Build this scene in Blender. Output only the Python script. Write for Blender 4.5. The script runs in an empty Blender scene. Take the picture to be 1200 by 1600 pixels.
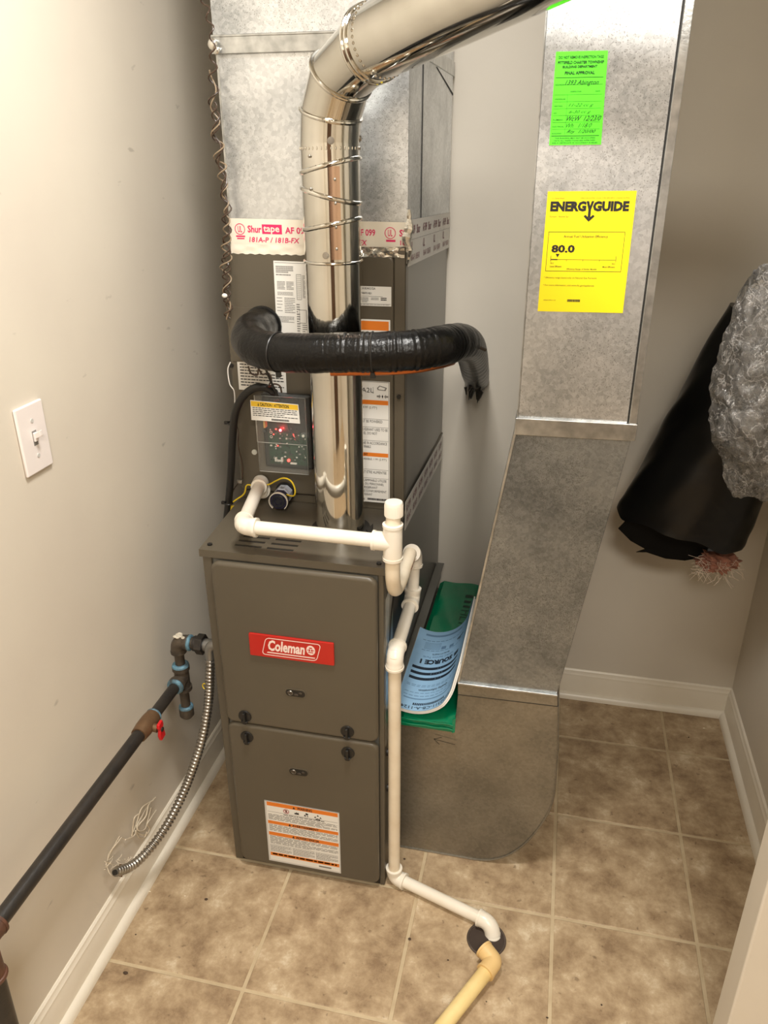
import bpy, bmesh, math, random
import numpy as np
from mathutils import Vector, Matrix
R = math.radians
S = bpy.context.scene
COL = S.collection
random.seed(7)
rng = np.random.default_rng(7)

# ------------------------------------------------------------------ camera
CX, CY, CZ, YAW, PIT, ROL, FPX = 0.20507, -1.25965, 1.54193, 0.21985, -0.428460, -0.003048, 1222.2
_rt = np.array([math.cos(YAW), math.sin(YAW), 0.0])
_fw = np.array([-math.sin(YAW)*math.cos(PIT), math.cos(YAW)*math.cos(PIT), math.sin(PIT)])
_up = np.cross(_rt, _fw)
_r2 = _rt*math.cos(ROL) + _up*math.sin(ROL)
_u2 = -_rt*math.sin(ROL) + _up*math.cos(ROL)
CAM = np.array([CX, CY, CZ])
cd = bpy.data.cameras.new('camera'); cam = bpy.data.objects.new('camera', cd); COL.objects.link(cam)
cd.sensor_fit = 'VERTICAL'; cd.sensor_height = 32.0; cd.lens = FPX*32.0/1600.0
cd.clip_start = 0.02
cam.matrix_world = Matrix(((_r2[0], _u2[0], -_fw[0], CX), (_r2[1], _u2[1], -_fw[1], CY), (_r2[2], _u2[2], -_fw[2], CZ), (0, 0, 0, 1)))
S.camera = cam

def P(u, v, ax, val):
    """point where the sight line of pixel (u, v) meets the measured plane ax = val"""
    d = _fw*FPX + _r2*(u-600) - _u2*(v-800)
    a = 'xyz'.index(ax); t = (val-CAM[a])/d[a]
    return Vector(CAM + d*t)

# ------------------------------------------------------------------ world, lights, exposure
w = bpy.data.worlds.new('world'); S.world = w; w.use_nodes = True
w.node_tree.nodes['Background'].inputs[0].default_value = (0.9, 0.85, 0.78, 1)
w.node_tree.nodes['Background'].inputs[1].default_value = 0.05
S.view_settings.view_transform = 'Standard'; S.view_settings.look = 'None'
S.view_settings.gamma = 1.0; S.view_settings.use_curve_mapping = False
S.view_settings.exposure = 0.75
CEIL = 2.44

def area(name, loc, target, sx, sy, power, col):
    l = bpy.data.lights.new(name, 'AREA'); l.shape = 'RECTANGLE'; l.size = sx; l.size_y = sy
    l.energy = power; l.color = col
    o = bpy.data.objects.new(name, l); COL.objects.link(o); o.location = loc
    d = Vector(target)-Vector(loc)
    o.rotation_euler = d.to_track_quat('-Z', 'Y').to_euler()
    return o
area('closet_ceiling_light', (0.02, -0.42, CEIL-0.03), (0.02, -0.42, 0), 0.26, 0.26, 16, (1.0, 0.97, 0.92))
area('hall_ceiling_light', (0.45, -2.0, CEIL-0.03), (0.45, -2.0, 0), 0.55, 0.55, 29, (1.0, 0.94, 0.85))

# ------------------------------------------------------------------ materials
def lin(c):
    return tuple(((x/255)/12.92 if x/255 <= 0.04045 else ((x/255+0.055)/1.055)**2.4) for x in c)+(1.0,)
MATS = {}
def mat(name, col, rough=0.5, metal=0.0, var=None, vscale=30, vdet=4, bump=0, bscale=60, bkind='noise', emit=None, estr=0, alpha=1, coat=0, spec=None, rvar=0, stretch=None):
    m = bpy.data.materials.new(name); m.use_nodes = True; nt = m.node_tree; N = nt.nodes; L = nt.links
    b = N['Principled BSDF']
    b.inputs['Base Color'].default_value = lin(col)
    b.inputs['Roughness'].default_value = rough; b.inputs['Metallic'].default_value = metal
    if spec is not None: b.inputs['Specular IOR Level'].default_value = spec
    if coat: b.inputs['Coat Weight'].default_value = coat; b.inputs['Coat Roughness'].default_value = 0.1
    if alpha < 1: b.inputs['Alpha'].default_value = alpha
    if emit: b.inputs['Emission Color'].default_value = lin(emit); b.inputs['Emission Strength'].default_value = estr
    tc = N.new('ShaderNodeTexCoord'); src = tc.outputs['Object']
    if stretch:
        mp = N.new('ShaderNodeMapping'); mp.inputs['Scale'].default_value = stretch; L.new(src, mp.inputs[0]); src = mp.outputs[0]
    if var:
        n = N.new('ShaderNodeTexNoise'); n.inputs['Scale'].default_value = vscale; n.inputs['Detail'].default_value = vdet
        L.new(src, n.inputs['Vector'])
        r = N.new('ShaderNodeValToRGB'); r.color_ramp.elements[0].position = 0.3; r.color_ramp.elements[1].position = 0.7
        r.color_ramp.elements[0].color = lin(col); r.color_ramp.elements[1].color = lin(var)
        L.new(n.outputs['Fac'], r.inputs[0]); L.new(r.outputs[0], b.inputs['Base Color'])
        if rvar:
            mr = N.new('ShaderNodeMapRange'); mr.inputs['To Min'].default_value = rough-rvar; mr.inputs['To Max'].default_value = rough+rvar
            L.new(n.outputs['Fac'], mr.inputs['Value']); L.new(mr.outputs[0], b.inputs['Roughness'])
    if bump:
        if bkind == 'voronoi':
            n = N.new('ShaderNodeTexVoronoi'); out = n.outputs['Color']
        else:
            n = N.new('ShaderNodeTexNoise'); n.inputs['Detail'].default_value = 5; out = n.outputs['Fac']
        n.inputs['Scale'].default_value = bscale; L.new(src, n.inputs['Vector'])
        bp = N.new('ShaderNodeBump'); bp.inputs['Strength'].default_value = bump; bp.inputs['Distance'].default_value = 0.002
        L.new(out, bp.inputs['Height']); L.new(bp.outputs[0], b.inputs['Normal'])
    MATS[name] = m
    return m

def galv(name, base, dark, rough, speck=0.60, blotch=(150, 140, 118), bamt=0.0):
    """galvanised sheet: spangle, pitted dark specks, dull blotches"""
    m = bpy.data.materials.new(name); m.use_nodes = True; nt = m.node_tree; N = nt.nodes; L = nt.links
    b = N['Principled BSDF']; b.inputs['Metallic'].default_value = 0.85
    tc = N.new('ShaderNodeTexCoord'); o = tc.outputs['Object']
    v = N.new('ShaderNodeTexVoronoi'); v.inputs['Scale'].default_value = 170; L.new(o, v.inputs['Vector'])
    n1 = N.new('ShaderNodeTexNoise'); n1.inputs['Scale'].default_value = 7; n1.inputs['Detail'].default_value = 6; L.new(o, n1.inputs['Vector'])
    n2 = N.new('ShaderNodeTexNoise'); n2.inputs['Scale'].default_value = 460; n2.inputs['Detail'].default_value = 2; L.new(o, n2.inputs['Vector'])
    sep = N.new('ShaderNodeSeparateColor'); L.new(v.outputs['Color'], sep.inputs[0])
    mx = N.new('ShaderNodeMix'); mx.data_type = 'RGBA'; mx.inputs['A'].default_value = lin(base); mx.inputs['B'].default_value = lin(dark)
    a1 = N.new('ShaderNodeMath'); a1.operation = 'MULTIPLY_ADD'; a1.inputs[1].default_value = 0.35
    L.new(sep.outputs[0], a1.inputs[0]); 
    mr = N.new('ShaderNodeMapRange'); mr.inputs['From Min'].default_value = 0.38; mr.inputs['From Max'].default_value = 0.66; mr.inputs['To Max'].default_value = 0.6
    L.new(n1.outputs['Fac'], mr.inputs['Value']); L.new(mr.outputs[0], a1.inputs[2])
    L.new(a1.outputs[0], mx.inputs['Factor'])
    # specks gated by the large noise
    sp = N.new('ShaderNodeMapRange'); sp.inputs['From Min'].default_value = speck; sp.inputs['From Max'].default_value = speck+0.05
    L.new(n2.outputs['Fac'], sp.inputs['Value'])
    n3 = N.new('ShaderNodeTexNoise'); n3.inputs['Scale'].default_value = 4.5; n3.inputs['Detail'].default_value = 3; L.new(o, n3.inputs['Vector'])
    gt = N.new('ShaderNodeMapRange'); gt.inputs['From Min'].default_value = 0.42; gt.inputs['From Max'].default_value = 0.58; L.new(n3.outputs['Fac'], gt.inputs['Value'])
    mu = N.new('ShaderNodeMath'); mu.operation = 'MULTIPLY'; L.new(sp.outputs[0], mu.inputs[0]); L.new(gt.outputs[0], mu.inputs[1])
    mu2 = N.new('ShaderNodeMath'); mu2.operation = 'MULTIPLY'; mu2.inputs[1].default_value = 0.5; L.new(mu.outputs[0], mu2.inputs[0])
    m2 = N.new('ShaderNodeMix'); m2.data_type = 'RGBA'; m2.inputs['B'].default_value = lin((84, 84, 80))
    L.new(mx.outputs['Result'], m2.inputs['A']); L.new(mu2.outputs[0], m2.inputs['Factor'])
    L.new(m2.outputs['Result'], b.inputs['Base Color'])
    rr = N.new('ShaderNodeMapRange'); rr.inputs['To Min'].default_value = rough-0.06; rr.inputs['To Max'].default_value = rough+0.1
    L.new(n1.outputs['Fac'], rr.inputs['Value']); L.new(rr.outputs[0], b.inputs['Roughness'])
    bp = N.new('ShaderNodeBump'); bp.inputs['Strength'].default_value = 0.12; bp.inputs['Distance'].default_value = 0.001
    L.new(sep.outputs[1], bp.inputs['Height']); L.new(bp.outputs[0], b.inputs['Normal'])
    MATS[name] = m
    return m

M = MATS
def wallmat(name, col, col2):
    m = mat(name, col, 0.6, var=col2, vscale=3.5, bump=0.05, bscale=220, spec=0.35)
    return m
wallmat('wall_paint', (214, 206, 192), (208, 200, 186))
# left wall: the same paint with grey scuffs of its own
m = wallmat('scuffed_paint', (216, 208, 193), (210, 201, 187)); nt = m.node_tree; N = nt.nodes; L = nt.links
b = N['Principled BSDF']; prev = b.inputs['Base Color'].links[0].from_socket
tc = N.new('ShaderNodeTexCoord'); mp = N.new('ShaderNodeMapping'); mp.inputs['Scale'].default_value = (1, 9, 22); L.new(tc.outputs['Object'], mp.inputs[0])
n = N.new('ShaderNodeTexNoise'); n.inputs['Scale'].default_value = 1.6; n.inputs['Detail'].default_value = 3; L.new(mp.outputs[0], n.inputs['Vector'])
r = N.new('ShaderNodeMapRange'); r.inputs['From Min'].default_value = 0.70; r.inputs['From Max'].default_value = 0.76; r.inputs['To Max'].default_value = 0.35; L.new(n.outputs['Fac'], r.inputs['Value'])
mx = N.new('ShaderNodeMix'); mx.data_type = 'RGBA'; mx.inputs['B'].default_value = lin((120, 112, 102)); L.new(prev, mx.inputs['A']); L.new(r.outputs[0], mx.inputs['Factor'])
L.new(mx.outputs['Result'], b.inputs['Base Color'])

mat('trim_paint', (232, 224, 208), 0.35, var=(226, 217, 199), vscale=9)
mat('ceiling_paint', (225, 220, 210), 0.8)
mat('grout', (196, 178, 146), 0.7, var=(178, 158, 126), vscale=25, bump=0.2, bscale=300)
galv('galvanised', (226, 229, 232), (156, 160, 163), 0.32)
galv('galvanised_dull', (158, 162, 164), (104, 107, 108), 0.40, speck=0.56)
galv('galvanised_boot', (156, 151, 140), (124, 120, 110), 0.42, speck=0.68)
mat('steel_strip', (205, 207, 206), 0.28, 0.9, var=(160, 162, 162), vscale=40, bump=0.1, bscale=200)
mat('dark_gap', (38, 36, 32), 0.7)
mat('furnace_paint', (88, 81, 68), 0.34, var=(84, 77, 65), vscale=5, bump=0.03, bscale=500, spec=0.5)
mat('furnace_side', (104, 102, 95), 0.28, var=(99, 97, 90), vscale=4, spec=0.5)
mat('furnace_dark', (30, 27, 22), 0.6)
mat('vent_steel', (232, 230, 224), 0.075, 1.0, var=(200, 196, 186), vscale=6, bump=0.02, bscale=20, rvar=0.03)
mat('seam_reflection_tint', (208, 178, 156), 0.2, 1.0)  # copper tint imitates a reflection on the steel seam strip
mat('foil', (225, 222, 214), 0.16, 0.9, bump=0.6, bscale=45)
mat('foil_white', (232, 224, 208), 0.42, 0.1, bump=0.25, bscale=50)
mat('tape_white', (214, 210, 202), 0.4, bump=0.2, bscale=40)
mat('pvc', (236, 230, 218), 0.3, var=(228, 219, 202), vscale=14, spec=0.5)
mat('pvc_aged', (232, 221, 200), 0.35, var=(218, 202, 176), vscale=18)
mat('cpvc', (240, 218, 158), 0.4, var=(224, 196, 132), vscale=14)
mat('cpvc_fit', (232, 200, 142), 0.4, var=(222, 188, 128), vscale=14)
mat('black_plastic', (26, 25, 24), 0.38)
mat('black_tape', (6, 6, 6), 0.28, var=(12, 11, 11), vscale=60, bump=0.6, bscale=150, spec=0.30)
mat('black_bag', (14, 13, 13), 0.33, bump=0.8, bscale=14, spec=0.4)
mat('black_hem_shaded', (9, 9, 9), 0.5, spec=0.12)  # bag plastic with shade put into its colour, for the light-facing hem
mat('black_pipe', (34, 31, 29), 0.4, var=(48, 43, 38), vscale=30, bump=0.2, bscale=200)
mat('brown_pipe', (78, 68, 56), 0.5, var=(52, 46, 40), vscale=45, bump=0.3, bscale=200)
mat('rust_pipe', (104, 66, 48), 0.5, var=(66, 46, 36), vscale=40, bump=0.3, bscale=200)
mat('brass', (124, 96, 70), 0.45, 0.5, var=(110, 84, 60), vscale=60)
mat('pipe_dope', (100, 146, 168), 0.5, var=(62, 66, 66), vscale=70, bump=0.5, bscale=200)
mat('white_dope', (222, 214, 196), 0.6, var=(170, 160, 140), vscale=90, bump=0.5, bscale=200)
mat('red_handle', (196, 24, 30), 0.35)
mat('conduit', (176, 172, 164), 0.3, 0.9, var=(140, 134, 126), vscale=50)
mat('connector_metal', (150, 150, 148), 0.4, 0.8)
mat('string', (226, 214, 192), 0.8)
mat('wire_brown', (76, 58, 44), 0.35, var=(58, 44, 36), vscale=50)
mat('wire_light', (140, 122, 100), 0.35)
mat('wire_yellow', (222, 192, 40), 0.4)
mat('copper', (190, 110, 60), 0.3, 0.9)
mat('switch_white', (234, 226, 222), 0.3)
mat('badge_red', (182, 30, 22), 0.25, coat=0.3)
mat('badge_white', (238, 214, 206), 0.4)
mat('paper', (228, 226, 220), 0.5)
mat('label_silver', (204, 203, 199), 0.4, 0.1)
mat('label_orange', (222, 122, 34), 0.5)
mat('label_yellow', (226, 184, 44), 0.5)
mat('ink', (26, 24, 24), 0.6)
mat('ink_grey', (128, 126, 122), 0.6)
mat('ink_red', (170, 50, 48), 0.6)
mat('ink_pink', (214, 40, 98), 0.5)
mat('ink_purple', (128, 74, 84), 0.6)
mat('tag_green', (92, 232, 42), 0.55)
mat('tag_ink', (8, 66, 12), 0.6)
mat('tag_pen', (10, 36, 16), 0.6)
mat('guide_yellow', (250, 228, 10), 0.5)
mat('filter_green', (0, 124, 84), 0.22, var=(0, 112, 74), vscale=6, bump=0.35, bscale=22, spec=0.6)
mat('filter_ink', (0, 52, 36), 0.5)
mat('book_blue', (150, 190, 222), 0.45)
mat('book_white', (222, 220, 214), 0.6)
mat('book_ink', (28, 38, 52), 0.6)
mat('book_grey', (104, 138, 170), 0.6)
mat('pcb', (28, 66, 44), 0.5, var=(18, 44, 32), vscale=90, vdet=2)
mat('pcb_box', (40, 38, 35), 0.5)
mat('chip_white', (196, 196, 186), 0.5)
mat('chip_dark', (34, 34, 34), 0.5)
mat('capacitor', (200, 160, 90), 0.5)
mat('led', (255, 60, 60), 0.4, emit=(255, 40, 50), estr=60)
mat('led_dim', (220, 50, 50), 0.4, emit=(230, 60, 50), estr=3)
mat('clear_cover', (210, 215, 210), 0.06, alpha=0.05, spec=0.7)
mat('sensor_navy', (36, 34, 58), 0.3)
mat('sensor_grey', (178, 182, 190), 0.4)
mat('lens', (16, 22, 36), 0.1, coat=1)
mat('insulation_pink', (176, 124, 104), 0.9, var=(140, 92, 76), vscale=60, bump=1.0, bscale=120)
mat('fibre', (214, 196, 178), 0.8)
mat('tape_blue', (70, 78, 96), 0.4)
mat('drain_dark', (58, 46, 38), 0.8)
mat('drain_rim', (96, 84, 76), 0.6, 0.3, var=(70, 60, 52), vscale=60)
mat('added_door_brown', (84, 60, 42), 0.4, var=(70, 48, 34), vscale=12)
mat('crumb_dark', (70, 54, 40), 0.8); mat('crumb_light', (220, 205, 180), 0.8)
mat('led_lamp', (255, 244, 224), 0.5, emit=(255, 240, 215), estr=6)

# vinyl tile
m = bpy.data.materials.new('tile'); m.use_nodes = True; nt = m.node_tree; N = nt.nodes; L = nt.links; b = N['Principled BSDF']
g = N.new('ShaderNodeNewGeometry'); o = g.outputs['Position']
n1 = N.new('ShaderNodeTexNoise'); n1.inputs['Scale'].default_value = 11; n1.inputs['Detail'].default_value = 10; n1.inputs['Roughness'].default_value = 0.72; n1.inputs['Distortion'].default_value = 0.12; L.new(o, n1.inputs['Vector'])
r = N.new('ShaderNodeValToRGB'); cr = r.color_ramp
cr.elements[0].position = 0.36; cr.elements[0].color = lin((136, 113, 87)); cr.elements[1].position = 0.67; cr.elements[1].color = lin((210, 194, 166))
e = cr.elements.new(0.47); e.color = lin((163, 140, 110)); e = cr.elements.new(0.58); e.color = lin((185, 163, 132))
L.new(n1.outputs['Fac'], r.inputs[0])
n2 = N.new('ShaderNodeTexNoise'); n2.inputs['Scale'].default_value = 55; n2.inputs['Detail'].default_value = 3; L.new(o, n2.inputs['Vector'])
mr = N.new('ShaderNodeMapRange'); mr.inputs['From Min'].default_value = 0.66; mr.inputs['From Max'].default_value = 0.72; mr.inputs['To Max'].default_value = 0.5; L.new(n2.outputs['Fac'], mr.inputs['Value'])
mx = N.new('ShaderNodeMix'); mx.data_type = 'RGBA'; mx.inputs['B'].default_value = lin((96, 76, 56)); L.new(r.outputs[0], mx.inputs['A']); L.new(mr.outputs[0], mx.inputs['Factor'])
L.new(mx.outputs['Result'], b.inputs['Base Color']); b.inputs['Roughness'].default_value = 0.42; b.inputs['Specular IOR Level'].default_value = 0.4
bp = N.new('ShaderNodeBump'); bp.inputs['Strength'].default_value = 0.35; bp.inputs['Distance'].default_value = 0.002; L.new(n1.outputs['Fac'], bp.inputs['Height']); L.new(bp.outputs[0], b.inputs['Normal'])
M['tile'] = m

# crumpled clear plastic film
m = bpy.data.materials.new('clear_film'); m.use_nodes = True; nt = m.node_tree; N = nt.nodes; L = nt.links
N.remove(N['Principled BSDF']); out = N['Material Output']
tc = N.new('ShaderNodeTexCoord')
n1 = N.new('ShaderNodeTexNoise'); n1.inputs['Scale'].default_value = 16; n1.inputs['Detail'].default_value = 5; n1.inputs['Distortion'].default_value = 1.8; L.new(tc.outputs['Object'], n1.inputs['Vector'])
v1 = N.new('ShaderNodeTexVoronoi'); v1.feature = 'DISTANCE_TO_EDGE'; v1.inputs['Scale'].default_value = 22; vm = N.new('ShaderNodeVectorMath'); vm.operation = 'MULTIPLY_ADD'; vm.inputs[1].default_value = (0.10, 0.10, 0.10); L.new(n1.outputs['Color'], vm.inputs[0]); L.new(tc.outputs['Object'], vm.inputs[2]); L.new(vm.outputs[0], v1.inputs['Vector'])
bp = N.new('ShaderNodeBump'); bp.inputs['Strength'].default_value = 1.0; bp.inputs['Distance'].default_value = 0.02; L.new(n1.outputs['Fac'], bp.inputs['Height'])
tr = N.new('ShaderNodeBsdfTransparent'); tr.inputs[0].default_value = (0.93, 0.93, 0.92, 1)
gl = N.new('ShaderNodeBsdfGlossy'); gl.inputs['Roughness'].default_value = 0.12; gl.inputs[0].default_value = (0.95, 0.95, 0.95, 1); L.new(bp.outputs[0], gl.inputs['Normal'])
df = N.new('ShaderNodeBsdfDiffuse'); df.inputs[0].default_value = lin((244, 240, 236))
trl = N.new('ShaderNodeBsdfTranslucent'); trl.inputs[0].default_value = lin((244, 240, 236))
ad = N.new('ShaderNodeMixShader'); ad.inputs[0].default_value = 0.5; L.new(df.outputs[0], ad.inputs[1]); L.new(trl.outputs[0], ad.inputs[2])
m1 = N.new('ShaderNodeMixShader'); rr = N.new('ShaderNodeMapRange'); rr.inputs['From Min'].default_value = 0.35; rr.inputs['From Max'].default_value = 0.75; rr.inputs['To Min'].default_value = 0.03; rr.inputs['To Max'].default_value = 0.36
L.new(n1.outputs['Fac'], rr.inputs['Value'])
ce = N.new('ShaderNodeMapRange'); ce.inputs['From Min'].default_value = 0.0; ce.inputs['From Max'].default_value = 0.035; ce.inputs['To Min'].default_value = 0.5; ce.inputs['To Max'].default_value = 0.0  # white diffuse along the creases imitates highlight streaks
L.new(v1.outputs['Distance'], ce.inputs['Value']); sm = N.new('ShaderNodeMath'); sm.operation = 'ADD'; sm.use_clamp = True; L.new(rr.outputs[0], sm.inputs[0]); L.new(ce.outputs[0], sm.inputs[1]); L.new(sm.outputs[0], m1.inputs[0]); L.new(tr.outputs[0], m1.inputs[1]); L.new(ad.outputs[0], m1.inputs[2])
m2 = N.new('ShaderNodeMixShader'); lw = N.new('ShaderNodeLayerWeight'); lw.inputs['Blend'].default_value = 0.35; L.new(bp.outputs[0], lw.inputs['Normal'])
L.new(lw.outputs['Fresnel'], m2.inputs[0]); L.new(m1.outputs[0], m2.inputs[1]); L.new(gl.outputs[0], m2.inputs[2]); L.new(m2.outputs[0], out.inputs['Surface'])
M['clear_film'] = m

# ------------------------------------------------------------------ mesh helpers
ORI = {}
def empty(name, loc, label, cat, group=None):
    o = bpy.data.objects.new(name, None); COL.objects.link(o); o.location = loc; o.empty_display_size = 0.05
    o['label'] = label; o['category'] = cat
    if group: o['group'] = group
    ORI[o.name] = Vector(loc); return o
def tag(o, label=None, cat=None, group=None, kind=None):
    if label: o['label'] = label
    if cat: o['category'] = cat
    if group: o['group'] = group
    if kind: o['kind'] = kind
    return o

class MB:
    def __init__(s): s.v = []; s.f = []; s.m = []; s.mats = []
    def mi(s, name):
        if name not in s.mats: s.mats.append(name)
        return s.mats.index(name)
    def add(s, vs, fs, m=None):
        b0 = len(s.v); s.v += [Vector(x) for x in vs]; k = s.mi(m) if m else 0
        for f in fs: s.f.append(tuple(b0+i for i in f)); s.m.append(k)
        return s
    def box(s, a, b, m=None):
        x0, y0, z0 = a; x1, y1, z1 = b
        vs = [(x0,y0,z0),(x1,y0,z0),(x1,y1,z0),(x0,y1,z0),(x0,y0,z1),(x1,y0,z1),(x1,y1,z1),(x0,y1,z1)]
        return s.add(vs, [(0,3,2,1),(4,5,6,7),(0,1,5,4),(1,2,6,5),(2,3,7,6),(3,0,4,7)], m)
    def prism(s, pts, h, m=None):
        """pts: 3D outline, h: extrusion vector"""
        n = len(pts); h = Vector(h)
        vs = [Vector(p) for p in pts]+[Vector(p)+h for p in pts]
        return s.add(vs, [tuple(range(n-1, -1, -1)), tuple(range(n, 2*n))]+[(i, (i+1) % n, n+(i+1) % n, n+i) for i in range(n)], m)
    def tube(s, path, r, seg=16, m=None, caps=True, hollow=False):
        path = [Vector(p) for p in path]; n = len(path)
        T = []
        for i in range(n):
            t = (path[min(i+1, n-1)]-path[max(i-1, 0)]); T.append(t.normalized())
        up = Vector((0, 0, 1)) if abs(T[0].z) < 0.9 else Vector((1, 0, 0))
        nx = T[0].cross(up).normalized(); vs = []
        for i in range(n):
            if i:
                q = T[i-1].rotation_difference(T[i]); nx = (q @ nx)
                nx = (nx - T[i]*nx.dot(T[i])).normalized()
            ny = T[i].cross(nx); rr = r[i] if hasattr(r, '__len__') else r
            for k in range(seg):
                a = 2*math.pi*k/seg; vs.append(path[i]+(nx*math.cos(a)+ny*math.sin(a))*rr)
        fs = [(i*seg+k, i*seg+(k+1) % seg, (i+1)*seg+(k+1) % seg, (i+1)*seg+k) for i in range(n-1) for k in range(seg)]
        if caps: fs += [tuple(range(seg-1, -1, -1)), tuple(range((n-1)*seg, n*seg))]
        return s.add(vs, fs, m)
    def disc(s, c, n, r, h, seg=24, m=None):
        c = Vector(c); n = Vector(n).normalized(); return s.tube([c, c+n*h], r, seg, m)
    def torus(s, c, n, R_, r, seg=32, k=8, m=None, ell=None):
        c = Vector(c); n = Vector(n).normalized(); a = n.orthogonal().normalized(); b_ = n.cross(a); vs = []
        for i in range(seg):
            t = 2*math.pi*i/seg; d = a*math.cos(t)+b_*math.sin(t)
            for j in range(k):
                p = 2*math.pi*j/k; vs.append(c+d*(R_+r*math.cos(p))+n*(r*math.sin(p)))
        fs = [(i*k+j, ((i+1) % seg)*k+j, ((i+1) % seg)*k+(j+1) % k, i*k+(j+1) % k) for i in range(seg) for j in range(k)]
        return s.add(vs, fs, m)
    def ball(s, c, r, m=None, sx=1, sy=1, sz=1, u=12, v=8):
        c = Vector(c); vs = [c+Vector((0, 0, r*sz))]
        for j in range(1, v):
            for i in range(u):
                a = 2*math.pi*i/u; t = math.pi*j/v
                vs.append(c+Vector((r*sx*math.sin(t)*math.cos(a), r*sy*math.sin(t)*math.sin(a), r*sz*math.cos(t))))
        vs.append(c-Vector((0, 0, r*sz))); fs = [(0, 1+i, 1+(i+1) % u) for i in range(u)]
        for j in range(v-2):
            for i in range(u): fs.append((1+j*u+i, 1+(j+1)*u+i, 1+(j+1)*u+(i+1) % u, 1+j*u+(i+1) % u))
        last = len(vs)-1; fs += [(last, 1+(v-2)*u+(i+1) % u, 1+(v-2)*u+i) for i in range(u)]
        return s.add(vs, fs, m)
    def build(s, name, mname=None, parent=None, bevel=0, seg=2, sharp=35, smooth=True, recalc=True):
        me = bpy.data.meshes.new(name)
        off = Vector((0, 0, 0)); q = parent
        while q is not None: off += q.location; q = q.parent
        me.from_pydata([tuple(x-off) for x in s.v], [], s.f)
        names = s.mats if s.mats else [mname]
        if mname and not s.mats: names = [mname]
        for nm in names: me.materials.append(M[nm])
        if s.mats:
            for i, p_ in enumerate(me.polygons): p_.material_index = s.m[i]
        if recalc:
            bm = bmesh.new(); bm.from_mesh(me); bmesh.ops.recalc_face_normals(bm, faces=bm.faces); bm.to_mesh(me); bm.free()
        if smooth:
            for p_ in me.polygons: p_.use_smooth = True
            me.set_sharp_from_angle(angle=R(sharp))
        o = bpy.data.objects.new(name, me); COL.objects.link(o); o.parent = parent
        if bevel:
            b = o.modifiers.new('bevel', 'BEVEL'); b.width = bevel; b.segments = seg; b.limit_method = 'ANGLE'; b.angle_limit = R(40); b.harden_normals = True
        return o

def box(name, a, b, m, parent=None, bevel=0, seg=2): return MB().box(a, b).build(name, m, parent, bevel, seg)
def catmull(pts, n=8):
    pts = [Vector(p) for p in pts]; q = [pts[0]*2-pts[1]]+pts+[pts[-1]*2-pts[-2]]; out = []
    for i in range(1, len(q)-2):
        for k in range(n):
            t = k/n; a, b, c, d = q[i-1], q[i], q[i+1], q[i+2]
            out.append(0.5*((2*b)+(c-a)*t+(2*a-5*b+4*c-d)*t*t+(3*b-a-3*c+d)*t**3))
    out.append(pts[-1]); return out
def resample(path, step):
    out = [path[0]]; acc = 0
    for a, b in zip(path, path[1:]):
        L_ = (b-a).length; d = step-acc
        while d <= L_: out.append(a.lerp(b, d/L_)); d += step
        acc = (acc+L_) % step if L_ else acc
    return out
def rrect(w_, h_, r, n=6):
    out = []
    for cx, cy, a0 in ((w_-r, h_-r, 0), (r, h_-r, 90), (r, r, 180), (w_-r, r, 270)):
        for k in range(n+1):
            a = R(a0+90*k/n); out.append((cx+r*math.cos(a), cy+r*math.sin(a)))
    return out

# ---- labels: one mesh with its printing on it
_tc = {}
def text_mesh(s, bold=0.0, shear=0.0):
    key = (s, bold, shear)
    if key in _tc: return _tc[key]
    c = bpy.data.curves.new('t', 'FONT'); c.body = s; c.size = 1; c.offset = bold; c.resolution_u = 2; c.shear = shear
    o = bpy.data.objects.new('t', c); COL.objects.link(o)
    dg = bpy.context.evaluated_depsgraph_get(); me = bpy.data.meshes.new_from_object(o.evaluated_get(dg))
    v = [(x.co.x, x.co.y) for x in me.vertices]; f = [tuple(p_.vertices) for p_ in me.polygons]
    bpy.data.objects.remove(o); bpy.data.curves.remove(c); bpy.data.meshes.remove(me)
    if v:
        x0 = min(a for a, _ in v); x1 = max(a for a, _ in v); y0 = min(b for _, b in v); y1 = max(b for _, b in v)
        v = [((a-x0)/(x1-x0), (b-y0)/(y1-y0)) for a, b in v]
    _tc[key] = (v, f); return _tc[key]
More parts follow.
